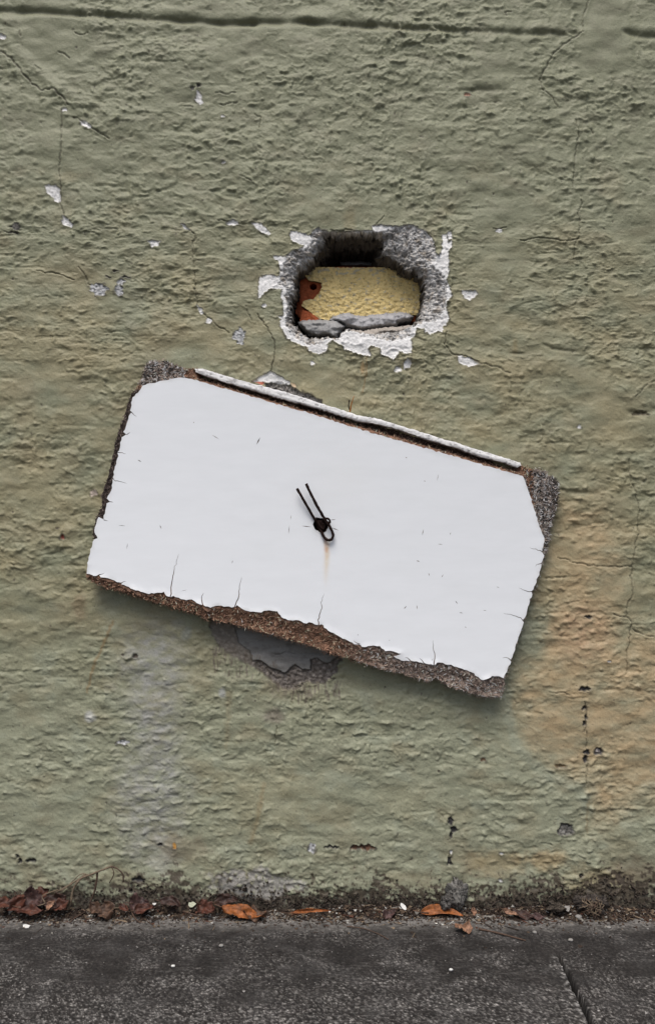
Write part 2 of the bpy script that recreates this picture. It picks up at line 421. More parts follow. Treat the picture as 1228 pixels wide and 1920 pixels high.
# paint loss: white filler, bare grey, dark pits
WHITE = (.73, .73, .725); PALEGREY = (.40, .40, .41); GREY = (.21, .20, .19)
def chip(pts, col=WHITE, depth=0.9, nz=2.2, grey=0.25, rim=.55, seed=0, rough=0.25):
    s2 = local(pts, 9); u, v = U[s2], V[s2]
    dd = psd(u + nz * perlin(u / 7, v / 7, 80 + seed), v + nz * perlin(u / 7, v / 7, 81 + seed), pts)
    m = sstep(-0.7, 0.9, dd)
    H[s2] = H[s2] * (1 - m * 0.5) - depth * m + m * rough * perlin(u / 4, v / 4, 83) * 2
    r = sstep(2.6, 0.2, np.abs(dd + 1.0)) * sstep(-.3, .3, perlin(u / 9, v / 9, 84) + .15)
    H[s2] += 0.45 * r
    C[s2] = mix(C[s2], (.07, .065, .05), r * rim)  # dark rim painted to strengthen the shadow at the paint edge
    cc = np.asarray(col, np.float32) * (1 - grey * sstep(-.1, .35, perlin(u / 5, v / 5, 85))[..., None])
    C[s2] = C[s2] * (1 - m[..., None]) + cc * m[..., None]
def ell(u, v, a, b, ph=0):
    return [(u + a * math.cos(t) * (1 + .18 * math.sin(3 * t + ph)), v + b * math.sin(t) * (1 + .18 * math.cos(2 * t + ph))) for t in [i * math.pi / 6 for i in range(12)]]
WH = [[(85, 348), (105, 347), (113, 355), (114, 376), (108, 381), (97, 368), (90, 362)], [(118, 404), (128, 410), (139, 422), (136, 427), (117, 420)],
      [(150, 226), (165, 230), (172, 238), (168, 241), (153, 235)], ell(122, 206, 5, 4), [(369, 170), (376, 174), (381, 192), (374, 195), (366, 186)],
      [(471, 416), (490, 419), (508, 436), (503, 441), (484, 432)], ell(436, 418, 11, 5.5), [(278, 452), (300, 452), (297, 461), (286, 463)], [(341, 420), (358, 431), (348, 431)],
      [(369, 572), (376, 576), (384, 587), (377, 590)], ell(392, 601, 5, 5), [(866, 545), (890, 545), (896, 551), (880, 563), (870, 559)],
      [(857, 667), (880, 670), (896, 684), (880, 687), (860, 682)], [(757, 682), (763, 672), (771, 675), (768, 689), (757, 693)], ell(746, 692, 6, 6), ell(586, 681, 4, 5), ell(496, 573, 5, 3),
      ell(5, 70, 7, 6), ell(935, 432, 6, 4), ell(1085, 800, 3.5, 3.5), ell(418, 218, 3, 3), ell(420, 304, 4, 2), ell(842, 442, 5, 9), ell(1140, 1240, 3, 2), ell(846, 1598, 2.5, 5),
      ell(940, 1600, 4, 2.5), ell(938, 1651, 3, 3)]
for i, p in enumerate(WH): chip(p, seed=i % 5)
for (u, v, a, b) in [(186, 543, 17, 11), (224, 545, 8, 10), (228, 528, 7, 5), (450, 631, 11, 14), (231, 1392, 12, 5), (584, 1590, 7, 10)]:
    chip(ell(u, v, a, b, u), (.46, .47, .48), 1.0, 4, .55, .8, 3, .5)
for (u, v, a, b) in [(372, 160, 5, 4), (362, 165, 5, 3), (30, 424, 9, 7), (24, 436, 12, 2), (205, 520, 5, 2), (235, 520, 8, 2), (216, 508, 7, 1.5)]:
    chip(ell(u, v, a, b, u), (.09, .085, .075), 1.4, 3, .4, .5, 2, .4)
for (u, v, a, b) in [(1094, 1291, 10, 5), (1094, 1328, 6, 4), (1097, 1344, 3, 4), (1094, 1356, 3, 6), (1099, 1410, 6, 5), (1097, 1422, 4, 7), (39, 1614, 5, 4), (62, 1613, 9, 4), (845, 1541, 5, 7), (850, 1556, 7, 5),
                     (846, 1566, 3, 5), (842, 1614, 4, 9), (622, 1588, 14, 3), (36, 1605, 3, 3), (1088, 1641, 5, 4), (300, 1584, 5, 4), (1103, 1157, 8, 3), (262, 1650, 12, 5)]:
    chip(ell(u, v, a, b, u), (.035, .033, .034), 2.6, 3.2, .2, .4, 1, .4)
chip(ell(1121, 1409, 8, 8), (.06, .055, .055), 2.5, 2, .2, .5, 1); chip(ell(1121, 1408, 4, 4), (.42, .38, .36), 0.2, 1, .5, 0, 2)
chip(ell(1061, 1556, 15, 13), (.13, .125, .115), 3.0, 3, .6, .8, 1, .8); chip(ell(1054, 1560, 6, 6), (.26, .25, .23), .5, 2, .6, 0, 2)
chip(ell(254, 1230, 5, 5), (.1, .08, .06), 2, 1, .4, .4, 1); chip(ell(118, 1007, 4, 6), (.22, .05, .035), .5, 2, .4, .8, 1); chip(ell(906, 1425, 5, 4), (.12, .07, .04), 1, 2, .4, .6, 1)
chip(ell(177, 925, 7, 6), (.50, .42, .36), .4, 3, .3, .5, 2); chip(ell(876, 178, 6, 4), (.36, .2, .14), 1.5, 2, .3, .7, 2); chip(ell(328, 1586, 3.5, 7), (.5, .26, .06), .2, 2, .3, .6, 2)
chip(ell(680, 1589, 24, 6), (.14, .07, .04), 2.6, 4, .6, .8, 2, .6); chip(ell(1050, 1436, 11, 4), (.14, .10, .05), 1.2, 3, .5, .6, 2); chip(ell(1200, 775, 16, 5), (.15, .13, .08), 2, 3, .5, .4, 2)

# patch of bare mortar above the hanging board and the deeper one below it
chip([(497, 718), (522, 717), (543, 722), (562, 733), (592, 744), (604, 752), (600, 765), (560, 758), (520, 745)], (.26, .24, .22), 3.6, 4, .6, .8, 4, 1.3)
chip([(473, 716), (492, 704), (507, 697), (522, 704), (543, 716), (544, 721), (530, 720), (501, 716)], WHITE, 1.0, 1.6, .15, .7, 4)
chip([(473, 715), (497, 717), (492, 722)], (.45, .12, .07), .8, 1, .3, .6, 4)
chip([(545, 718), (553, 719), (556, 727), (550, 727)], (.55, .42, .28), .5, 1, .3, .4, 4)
GP = [(392, 1150), (640, 1200), (640, 1235), (634, 1247), (632, 1263), (622, 1276), (597, 1280), (569, 1281), (553, 1288), (529, 1292), (517, 1281), (499, 1268), (478, 1252), (455, 1240), (432, 1227), (412, 1213), (394, 1183)]
s2 = local(GP, 25); u, v = U[s2], V[s2]
qn = 12 * fbm(u / 15, v / 12, 90, 4, .62)
dd = psd(u + qn, v + qn, GP); m = sstep(-1.5, 2.5, dd)
inner = [(436, 1150), (650, 1190), (644, 1231), (633, 1233), (619, 1243), (606, 1244), (594, 1234), (583, 1238), (583, 1256), (567, 1257), (553, 1247), (535, 1263), (508, 1254), (487, 1238), (473, 1240), (469, 1221), (448, 1206), (441, 1181)]
d2 = psd(u + qn * .3, v + qn * .3, inner); shal = sstep(490, 465, u); mi = sstep(-1, 1.5, d2)
H[s2] = H[s2] * (1 - m) + m * ((1 - mi) * ((-5.5 + 4.2 * shal) + (2.8 - 1.4 * shal) * fbm(u / 7, v / 6, 93, 3)) + mi * (-1.8 + 1.6 * perlin(u / 40, v / 14, 94) - 2.2 * sstep(1.2, .2, np.abs(v - 1226 - 7 * perlin(u / 22, v * 0, 95))) * sstep(500, 530, u)))
cg = mix(mix(np.zeros(u.shape + (3,), np.float32), (.14, .12, .105), np.ones_like(u)), (.30, .265, .235), sstep(0, .4, fbm(u / 9, v / 7, 96, 3)))
cg = mix(cg, (.21, .19, .155), shal * .5)
cg = mix(cg, (.225, .222, .212), mi)
cg = mix(cg, (.16, .155, .145), mi * sstep(0, .5, fbm(u / 24, v / 12, 99, 3)))
cg = cg * .86
cg = mix(cg, (.06, .055, .052), sstep(2.2, .3, np.abs(d2)) * .8)
C[s2] = C[s2] * (1 - m[..., None]) + cg * m[..., None]
C[s2] = mix(C[s2], (.05, .045, .04), sstep(3.2, .5, np.abs(dd)) * .6 * sstep(-.4, .2, perlin(u / 9, v / 9, 359)))
# bristly brown smears hanging from that patch
for i in range(150):
    uu = rnd.uniform(400, 640); vv = 1205 + (uu - 400) * .33 + rnd.uniform(-6, 45)
    if uu > 545: vv = 1290 - (uu - 545) * .1 + rnd.uniform(-6, 22)
    p = [(uu, vv), (uu + rnd.uniform(-3, 2), vv + rnd.uniform(5, 17))]
    s2 = local(p, 4); dd, _ = seg_dist(U[s2], V[s2], p)
    C[s2] = mix(C[s2], (.12, .10, .078), sstep(2.8, .2, dd) * rnd.uniform(.25, .75))
# speckle of tiny nicks all over
nk = fbm(Ux / 8.5, Vx / 2.9, 98, 2)
C = mix(C, (.09, .08, .055), sstep(.44, .58, nk) * .5 * (0.55 + 0.45 * sstep(800, 1600, V)))
C = mix(C, (.11, .095, .06), sstep(.05, .5, -fbm(Ux / 46, Vx / 14, 17, 1) * 0 + np.clip(ridg, 0, 1) * .5 - .1) * .16)  # slightly darker in the hollows between the lumps

# ---------------- the broken-out hole
PA = crop([(235, 95), (270, 95), (300, 105), (345, 120), (350, 95), (385, 75), (400, 90), (440, 95), (500, 100), (560, 95), (620, 92), (665, 90), (665, 65), (700, 60), (740, 68), (800, 70), (870, 62), (890, 70), (945, 95), (975, 130), (990, 170), (995, 215), (1015, 225), (1030, 180), (1030, 110), (1050, 108), (1060, 150), (1080, 140), (1080, 170), (1062, 200), (1062, 310), (1050, 350), (1070, 390), (1080, 430), (1060, 455), (1050, 490), (1066, 550), (1050, 580), (1035, 590), (1030, 618), (1000, 615), (970, 632), (940, 620), (935, 600), (895, 600), (885, 640), (868, 655), (868, 730), (840, 735), (800, 720), (790, 750), (775, 768), (745, 750), (710, 740), (705, 705), (660, 690), (640, 708), (655, 745), (600, 740), (560, 725), (520, 710), (510, 690), (485, 682), (460, 660), (430, 680), (425, 720), (380, 735), (335, 720), (325, 700), (270, 680), (220, 655), (195, 610), (180, 580), (185, 555), (172, 540), (200, 535), (200, 470), (185, 435), (195, 395), (130, 392), (105, 410), (70, 445), (68, 400), (75, 330), (120, 320), (180, 330), (185, 290), (175, 250), (150, 235), (150, 222), (215, 225), (245, 195), (300, 180), (310, 165), (285, 160), (235, 135)])
PB = crop([(385, 75), (400, 92), (560, 98), (700, 95), (760, 85), (830, 68), (880, 68), (950, 100), (985, 165), (1000, 220), (975, 265), (985, 285), (1030, 320), (1055, 370), (1055, 440), (1045, 500), (1000, 565), (940, 570), (900, 580), (870, 600), (860, 640), (800, 668), (720, 665), (650, 640), (600, 625), (540, 615), (500, 620), (490, 660), (430, 655), (400, 680), (340, 690), (280, 665), (230, 620), (210, 575), (215, 500), (205, 430), (220, 395), (170, 370), (185, 320), (190, 280), (215, 225), (260, 190), (310, 190), (350, 150), (340, 115)])
PC = crop([(430, 108), (560, 104), (690, 108), (725, 140), (720, 195), (765, 215), (815, 245), (840, 275), (890, 290), (935, 320), (950, 380), (940, 450), (925, 500), (915, 540), (880, 575), (800, 600), (700, 618), (610, 618), (540, 600), (510, 610), (500, 650), (430, 640), (340, 645), (290, 610), (245, 565), (236, 520), (240, 440), (265, 400), (262, 330), (280, 290), (320, 262), (355, 225), (380, 190), (405, 150)])
PD = crop([(640, 150), (720, 90), (880, 70), (950, 100), (1000, 220), (960, 280), (880, 290), (800, 240), (720, 200)])
s2 = (slice(*np.searchsorted(va, [405, 685])), slice(*np.searchsorted(ua, [470, 860]))); u, v = U[s2], V[s2]
w1 = 2.2 * perlin(u / 6, v / 6, 101) + 1.2 * perlin(u / 2.8, v / 2.8, 102); w2 = 2.2 * perlin(u / 6, v / 6, 103) + 1.2 * perlin(u / 2.8, v / 2.8, 104)
dA = psd(u + w1 * .8, v + w2 * .8, PA); dB = psd(u + w1 * 1.6, v + w2 * 1.6, PB); dC = psd(u + w1 * 1.4, v + w2 * 1.4, PC)
mA = sstep(-.6, .8, dA); mB = sstep(-.6, 1.4, dB)
crumb = fbm(u / 9, v / 8, 105, 4, .62)
t = np.clip(dB / (dB - dC + 1e-3), 0, 1)
base = H[s2] * .5
hA = base - 0.9 + .25 * perlin(u / 5, v / 5, 106)
hB = base * .5 - 1.6 - 14 * t ** 1.9 + 4.0 * crumb * sstep(0, 4, dB) - 1.5 * np.abs(perlin(u / 4.5, v / 4, 107))
topz = sstep(500, 470, v) * sstep(585, 615, u)
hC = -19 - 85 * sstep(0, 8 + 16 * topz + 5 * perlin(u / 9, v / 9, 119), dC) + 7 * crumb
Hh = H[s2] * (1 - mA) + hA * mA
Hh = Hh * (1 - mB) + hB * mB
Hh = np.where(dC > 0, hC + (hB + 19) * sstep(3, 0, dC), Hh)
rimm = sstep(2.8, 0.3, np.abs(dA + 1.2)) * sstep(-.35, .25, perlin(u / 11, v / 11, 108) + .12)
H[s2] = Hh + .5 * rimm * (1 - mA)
cc = mix(C[s2], (.06, .055, .042), rimm * .75)  # painted edge shadow where the paint breaks off around the hole
cc = mix(cc, (.74, .74, .735), mA)
cc = mix(cc, (.40, .40, .40), mA * sstep(.12, .4, fbm(u / 7, v / 6, 109, 3)) * .6)
cb = mix(np.zeros(u.shape + (3,), np.float32) + np.float32(.42), (.62, .60, .57), sstep(-.1, .25, fbm(u / 6, v / 5, 112, 3)))
cb = mix(cb, (.12, .11, .10), sstep(.08, .36, -crumb) * .8)
cb = mix(cb, (.2, .185, .165), sstep(0.55, 1, t) * .5)
cb = mix(cb, (.14, .13, .12), sstep(.05, .3, fbm(u / 22, v / 16, 357, 2)) * .6)
cb = mix(cb, (.33, .27, .2), sstep(.3, .5, perlin(u / 12, v / 12, 115)) * .4)
cc = mix(cc, cb, mB) if False else cc * (1 - mB[..., None]) + cb * mB[..., None]
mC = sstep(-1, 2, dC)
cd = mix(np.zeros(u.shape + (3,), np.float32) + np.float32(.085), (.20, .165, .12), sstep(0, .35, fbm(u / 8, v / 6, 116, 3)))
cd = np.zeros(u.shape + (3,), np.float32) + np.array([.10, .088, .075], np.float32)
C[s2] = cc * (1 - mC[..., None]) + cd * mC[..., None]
ROUGH = np.zeros(U.shape, bool); ROUGH[s2] = dB > 0

C = np.clip(C * (1 + 0.05 * perlin(U / 3.4, V / 3.0, 118))[..., None], .01, .9)
X = (U - CU) * S; Z = CAMZ - (V - CV) * S; Y = -H * 0.001
deep = sstep(6, 20, -H)
X = X + deep * .0028 * perlin(U / 9, H / 7, 351); Z = Z + deep * (.0038 * perlin(U / 9, H / 8, 352) + .0016 * perlin(U / 4, H / 3.5, 353)); Y = Y + deep * .003 * perlin(U / 5, V / 5, 354)
nr, nc = U.shape
verts = np.stack([X, Y, Z], -1).reshape(-1, 3)
faces = grid_faces(nr, nc)
# body of the wall behind the render coat
TH = 0.24
ring = np.concatenate([np.arange(nc), np.arange(1, nr) * nc + nc - 1, (nr - 1) * nc + np.arange(nc - 2, -1, -1), np.arange(nr - 2, 0, -1) * nc])
rb = verts[ring].copy(); rb[:, 1] = TH; n0 = len(verts); nring = len(ring)
a = np.arange(nring); b_ = (a + 1) % nring
side = np.stack([ring[a], ring[b_], n0 + b_, n0 + a], -1)
vall = np.concatenate([verts, rb]); call = np.concatenate([C.reshape(-1, 3), np.tile(green, (nring, 1))])
me = mesh_np('render_coat', vall, np.concatenate([faces, side]), call)
me.materials.append(M_wall); me.materials.append(M_rough)
mi_ = np.zeros(len(faces) + len(side), np.int32); mi_[:len(faces)] = ROUGH[:-1, :-1].ravel(); me.polygons.foreach_set('material_index', mi_)
wall = thing('wall', 'old green painted rendered wall with ochre stains and a hole broken through to brick', 'wall')
put(link('render_coat', me, M_wall), wall)
x0, x1, z0, z1 = X[0, 0], X[0, -1], Z[-1, 0], Z[0, 0]
bm_ = mesh_np('back_face', [(x0, TH, z0), (x1, TH, z0), (x1, TH, z1), (x0, TH, z1)], [[0, 1, 2, 3]], np.tile(green, (4, 1)), False)
put(link('back_face', bm_, M_wall), wall)

# ------------------------------------------------------------------ relief pieces cut from a pixel outline
def relief(name, outline, dfun, spacing=3.0, back=None, thick=None, material=None, colfun=None, holes=(), dense=None, coarse=14.0, smooth=True, xyd=None, side_col=None):
    """outline in photo pixels; dfun(u,v)->distance in front of the wall (m). Solid down to back(u,v) or by thick."""
    o = np.array(outline); lo = o.min(0); hi = o.max(0)
    def pts_in(sp, jit=.3):
        gx, gy = np.meshgrid(np.arange(lo[0] + sp / 2, hi[0], sp), np.arange(lo[1] + sp / 2, hi[1], sp))
        gx = gx + nrs.uniform(-jit, jit, gx.shape) * sp; gy = gy + nrs.uniform(-jit, jit, gy.shape) * sp
        return gx.ravel(), gy.ravel()
    gx, gy = pts_in(spacing)
    sd = psd(gx, gy, outline); kk = sd > spacing * .45
    for h in holes: kk &= psd(gx, gy, h) < -spacing * .45
    if dense is not None: kk &= dense(gx, gy)
    P2 = [np.stack([gx[kk], gy[kk]], -1)]
    if dense is not None:
        cx, cy = pts_in(coarse); kk = (psd(cx, cy, outline) > coarse * .4) & ~dense(cx, cy)
        for h in holes: kk &= psd(cx, cy, h) < -coarse * .3
        P2.append(np.stack([cx[kk], cy[kk]], -1))
    pts = [tuple(p) for p in outline]; ed = [(i, (i + 1) % len(pts)) for i in range(len(pts))]
    for h in holes:
        s0 = len(pts); pts += [tuple(p) for p in h]; ed += [(s0 + i, s0 + (i + 1) % len(h)) for i in range(len(h))]
    allp = [Vector(p) for p in pts] + [Vector(p) for p in np.concatenate(P2).tolist()]
    vo, eo, fo, _, _, _ = delaunay_2d_cdt(allp, ed, [], 0, 1e-5)
    vo = np.array([(q[0], q[1]) for q in vo]); fo = np.array([f for f in fo if len(f) == 3])
    cen = vo[fo].mean(1); ok = inside(cen[:, 0], cen[:, 1], outline)
    for h in holes: ok &= ~inside(cen[:, 0], cen[:, 1], h)
    fo = fo[ok]
    # wind so the front faces -Y
    A = vo[fo]; cr = (A[:, 1, 0] - A[:, 0, 0]) * (A[:, 2, 1] - A[:, 0, 1]) - (A[:, 1, 1] - A[:, 0, 1]) * (A[:, 2, 0] - A[:, 0, 0])
    fo[cr > 0] = fo[cr > 0][:, ::-1]
    u, v = vo[:, 0], vo[:, 1]
    d = dfun(u, v); dk = xyd(u, v) if xyd else d
    kf = S * (D - dk) / D
    Xf, Zf = (u - CU) * kf, CAMZ - (v - CV) * kf
    front = np.stack([Xf, -d, Zf], -1)
    db = back(u, v) if back else d - thick
    backv = np.stack([Xf, -db, Zf], -1)
    n = len(vo)
    from collections import Counter
    e = np.concatenate([fo[:, [0, 1]], fo[:, [1, 2]], fo[:, [2, 0]]])
    es = np.sort(e, 1); key = es[:, 0].astype(np.int64) * n + es[:, 1]
    uq, inv, cnt = np.unique(key, return_inverse=True, return_counts=True)
    be = e[cnt[inv.ravel()] == 1]
    # side faces on their own vertices so that the rim stays crisp
    s_a = np.concatenate([front[be[:, 0]], front[be[:, 1]], backv[be[:, 1]], backv[be[:, 0]]]); m_ = len(be)
    base_ = 2 * n; i = np.arange(m_)
    sf1 = np.stack([base_ + i, base_ + 3 * m_ + i, base_ + 2 * m_ + i], -1); sf2 = np.stack([base_ + i, base_ + 2 * m_ + i, base_ + m_ + i], -1)
    V3 = np.concatenate([front, backv, s_a]); F3 = np.concatenate([fo, fo[:, ::-1] + n, sf1, sf2])
    cols = None
    if colfun:
        c = colfun(u, v); sc_ = np.concatenate([c[be[:, 0]], c[be[:, 1]], c[be[:, 1]], c[be[:, 0]]])
        if side_col is not None: sc_ = np.tile(np.array(side_col, np.float32), (4 * m_, 1))
        cols = np.concatenate([c, c, sc_])
    me = mesh_np(name, V3, F3, cols, smooth)
    return link(name, me, material)

# ------------------------------------------------------------------ bricks and mortar inside the hole
def cnst(c):
    return lambda u, v: np.tile(np.array(c, np.float32), (len(u), 1)) * (1 + .3 * fbm(u / 6, v / 5, 120, 3))[:, None]
def bp(pts): return crop(pts)
bo = rough_line(bp([(262, 330), (300, 300), (330, 283), (500, 281), (800, 283), (1000, 300), (1010, 560), (800, 570), (420, 572), (300, 566), (262, 520)]), 3, .8, 3)
hole_b = bp([(335, 378), (345, 368), (362, 368), (376, 380), (372, 396), (356, 402), (340, 396)])
brick = relief('brick', bo, lambda u, v: -0.052 + .0012 * fbm(u / 7, v / 6, 121, 3) - .004 * sstep(565, 556, u), 2.2, thick=.1, material=M_rough,
               colfun=lambda u, v: np.array([.42, .115, .05], np.float32)[None, :] * (1 + .45 * fbm(u / 9, v / 8, 122, 3))[:, None], holes=[hole_b])
brick['label'] = 'orange clay brick with a round core hole'
put(brick, wall)
yo = rough_line(bp([(300, 312), (330, 285), (400, 281), (560, 284), (700, 282), (800, 285), (900, 292), (960, 320), (970, 420), (960, 500), (900, 530), (760, 535), (700, 545), (580, 555), (470, 560), (420, 556), (375, 548), (345, 520), (330, 508), (295, 482), (300, 462), (330, 448), (355, 450), (385, 420), (402, 385), (395, 360), (340, 352), (318, 335)]), 2.6, 1.2, 5)
def ycol(u, v):
    c = np.array([.80, .635, .30], np.float32)[None, :] * (1 + .28 * fbm(u / 22, v / 16, 124, 3))[:, None] * (1 - .2 * sstep(770, 798, u) * sstep(585, 540, v))[:, None]  # right end darkened: shading inside the hole put into the colour
    g = sstep(.22, .4, fbm(u / 11, v / 6, 127, 3) + .16 * sstep(520, 508, v)); c = c * (1 - g[:, None] * .8) + np.array([.50, .46, .36]) * g[:, None] * .8
    k = sstep(.36, .55, -fbm(u / 5, v / 3.4, 128, 2) + .2 * sstep(780, 800, u)); c = c * (1 - k[:, None] * .6) + np.array([.17, .12, .05]) * k[:, None] * .6
    return c
yc = relief('plaster_coat', yo, lambda u, v: -0.046 + .0034 * fbm(u / 8, v / 6, 129, 4, .65) + .001 * fbm(u / 30, v / 20, 130, 2), 1.3, thick=.0055, material=M_coat, colfun=ycol, side_col=(.3, .22, .1))
yc['label'] = 'yellow sandy plaster coat on the brick'
put(yc, brick)
# brick of the course above, far in the dark, and the slot beside the front brick
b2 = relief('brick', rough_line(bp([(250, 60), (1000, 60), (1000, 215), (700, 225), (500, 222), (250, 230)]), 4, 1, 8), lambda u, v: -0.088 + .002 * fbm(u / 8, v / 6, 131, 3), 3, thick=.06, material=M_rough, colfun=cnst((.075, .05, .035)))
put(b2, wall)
b3 = relief('brick', rough_line(bp([(318, 278), (340, 250), (372, 232), (385, 262), (392, 279)]), 2.5, .8, 9), lambda u, v: -0.055 + .002 * fbm(u / 6, v / 6, 132, 3), 2, thick=.03, material=M_rough, colfun=cnst((.42, .115, .05)))
b3['label'] = 'small broken brick corner'
put(b3, wall)
b4 = relief('brick', rough_line(bp([(285, 560), (300, 505), (335, 515), (385, 552), (370, 585), (300, 590)]), 2.5, .8, 9), lambda u, v: -0.044 + .002 * fbm(u / 6, v / 6, 132, 3), 2, thick=.03, material=M_rough, colfun=cnst((.42, .115, .05)))
b4['label'] = 'broken brick corner below the yellow plaster'
put(b4, wall)
def mort(pts, d0, sp=2.0, col=(.235, .235, .235), seed=140, lab=None, am=.004):
    o = rough_line(bp(pts), 2.5, 1.3, seed)
    def df(u, v):
        e = psd(u, v, o)
        return d0 + am * fbm(u / 20, v / 10, seed, 4, .5) - .012 * (1 - sstep(0, 6, e)) + .0016 * perlin(u / 26, v / 9, seed + 5)
    q = relief('mortar', o, df, sp, thick=.035, material=M_mort, colfun=lambda u, v: np.array(col, np.float32)[None, :] * 1.35 * (1 + .28 * fbm(u / 7, v / 5, seed + 2, 3))[:, None])
    put(q, wall)
    if lab: q['label'] = lab
    return q
mort([(275, 572), (300, 560), (420, 556), (480, 566), (520, 590), (505, 612), (490, 662), (455, 655), (425, 636), (385, 645), (335, 640), (300, 610)], -.026, seed=141, lab='rounded grey mortar lump at the lower left of the hole', am=.006)
mort([(440, 556), (475, 530), (540, 520), (600, 538), (700, 526), (760, 520), (840, 518), (880, 540), (866, 562), (800, 572), (795, 592), (700, 598), (610, 614), (570, 600), (525, 590), (490, 570)], -.032, seed=147, lab='pale grey mortar squeezed out under the brick', col=(.28, .28, .29), am=.007)
mort([(520, 605), (620, 615), (700, 600), (800, 592), (870, 585), (868, 640), (800, 672), (700, 668), (600, 640), (530, 622)], -.012, seed=153, lab='crumbling mortar along the lower lip of the hole', col=(.26, .235, .21), am=.010)
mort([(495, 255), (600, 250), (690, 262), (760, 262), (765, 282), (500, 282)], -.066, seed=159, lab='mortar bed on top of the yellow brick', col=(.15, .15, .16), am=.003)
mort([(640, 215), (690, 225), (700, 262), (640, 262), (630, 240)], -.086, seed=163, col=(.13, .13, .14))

# ================================================================== THE HANGING BOARD
CORE = [(270, 692), (276, 680), (285, 675), (296, 679), (312, 677), (335, 688), (352, 691), (366, 690), (400, 702), (500, 732), (600, 762), (700, 791), (800, 824), (900, 850), (975, 869), (990, 879), (1008, 880), (1022, 883), (1025, 893), (1036, 893),
        (1048, 905), (1046, 930), (1041, 960), (1034, 980), (1028, 996), (1030, 1012), (1024, 1035), (1018, 1052), (1010, 1078), (996, 1120), (976, 1180), (958, 1236), (945, 1276), (943, 1290), (939, 1309), (925, 1307), (915, 1309), (890, 1303), (860, 1294), (835, 1285),
        (818, 1271), (812, 1273), (806, 1280), (800, 1279), (790, 1275), (760, 1266), (720, 1256), (690, 1248), (650, 1233), (620, 1226), (590, 1214), (540, 1199), (500, 1188), (460, 1178), (425, 1168), (395, 1160), (385, 1162), (370, 1152),
        (330, 1141), (280, 1127), (230, 1111), (200, 1103), (180, 1095), (163, 1087), (164, 1074), (168, 1056), (172, 1030), (176, 1012), (173, 1000), (177, 985), (182, 965), (190, 950), (190, 930), (198, 905), (206, 875), (212, 848), (218, 820), (230, 785), (238, 758), (247, 738), (262, 716), (268, 706)]
FACE = [(268, 722), (300, 715), (335, 708), (355, 709), (400, 722), (452, 737), (514, 756), (600, 781), (685, 808), (780, 835), (860, 858), (915, 875), (980, 892), (986, 910), (994, 931), (1001, 957), (1009, 981), (1021, 1011), (1015, 1034), (1019, 1042), (1012, 1068), (1000, 1105), (990, 1138),
        (972, 1195), (955, 1245), (944, 1271), (935, 1267), (922, 1267), (910, 1275), (900, 1274), (888, 1262), (875, 1257), (855, 1250), (835, 1245), (819, 1242), (813, 1248), (808, 1246), (790, 1242), (770, 1240), (752, 1239), (738, 1231), (752, 1226), (738, 1222), (722, 1221), (712, 1212), (700, 1211), (690, 1211), (682, 1214),
        (660, 1205), (630, 1190), (615, 1182), (602, 1170), (596, 1173), (580, 1167), (575, 1169), (560, 1163), (540, 1162), (528, 1157), (520, 1147), (510, 1145), (495, 1145), (490, 1148), (470, 1147), (455, 1142), (445, 1135), (440, 1139), (425, 1137), (405, 1136), (395, 1139), (380, 1135), (360, 1125), (340, 1123),
        (325, 1116), (319, 1120), (313, 1118), (308, 1111), (298, 1111), (280, 1113), (250, 1105), (225, 1093), (205, 1085), (190, 1082), (163, 1076), (165, 1055), (171, 1030), (177, 1012), (184, 1009), (178, 998), (179, 985), (186, 970), (196, 967), (204, 930), (211, 915), (214, 885), (221, 860),
        (229, 820), (240, 790), (246, 765), (249, 745), (262, 733)]
# cracks in the white face become real slots: (edge point index is found by nearest point)
SLOTS = [[(319, 1119), (322, 1102), (325, 1080), (330, 1058), (336, 1038)], [(440, 1138), (448, 1118), (450, 1100), (453, 1080)], [(597, 1172), (598, 1158), (603, 1140), (602, 1130), (608, 1112)],
         [(814, 1247), (815, 1230), (812, 1214), (813, 1199)], [(1016, 1034), (1004, 1030), (992, 1026)], [(1014, 1056), (1006, 1059), (1002, 1064)], [(996, 1110), (985, 1108), (971, 1102)], [(980, 1161), (962, 1154), (942, 1149)], [(957, 1236), (948, 1233), (940, 1234)],
         [(247, 773), (252, 778), (258, 782)], [(221, 848), (230, 849), (238, 850)], [(212, 899), (225, 903), (240, 907)], [(206, 940), (214, 942)], [(195, 975), (204, 977)], [(238, 815), (246, 810)], [(380, 1134), (379, 1118), (382, 1110)], [(187, 1078), (197, 1074)], [(770, 1238), (758, 1232)], [(795, 1243), (785, 1233)], [(676, 1210), (662, 1200)], [(228, 1092), (238, 1090)]]
FACE_R = rough_line(FACE, 5, 1.3, 21)
def insert_slot(poly, sl, w=1.3):
    base = sl[0]
    i = min(range(len(poly)), key=lambda k: math.hypot(poly[k][0] - base[0], poly[k][1] - base[1]))
    if len(sl) == 2: sl = [sl[0], ((sl[0][0] + sl[1][0]) / 2, (sl[0][1] + sl[1][1]) / 2), sl[1]]
    sl = rough_line(sl, 5, 1.6, int(base[0]), False)
    L = []; R = []
    n = len(sl)
    for k in range(n - 1):
        a = sl[k]; b = sl[k + 1]; dx, dy = b[0] - a[0], b[1] - a[1]; q = math.hypot(dx, dy)
        ww = w * (1 - k / (n - 1)) * .5 + .18
        L.append((a[0] - dy / q * ww, a[1] + dx / q * ww)); R.append((a[0] + dy / q * ww, a[1] - dx / q * ww))
    p0 = poly[(i - 1) % len(poly)]
    if math.hypot(p0[0] - L[0][0], p0[1] - L[0][1]) > math.hypot(p0[0] - R[0][0], p0[1] - R[0][1]): L, R = R, L
    return poly[:i] + L + [sl[-1]] + R[::-1] + poly[i + 1:]
for s_ in SLOTS: FACE_R = insert_slot(FACE_R, s_, 1.7 if s_[0][1] > 1100 and s_[0][0] < 830 else 1.2)
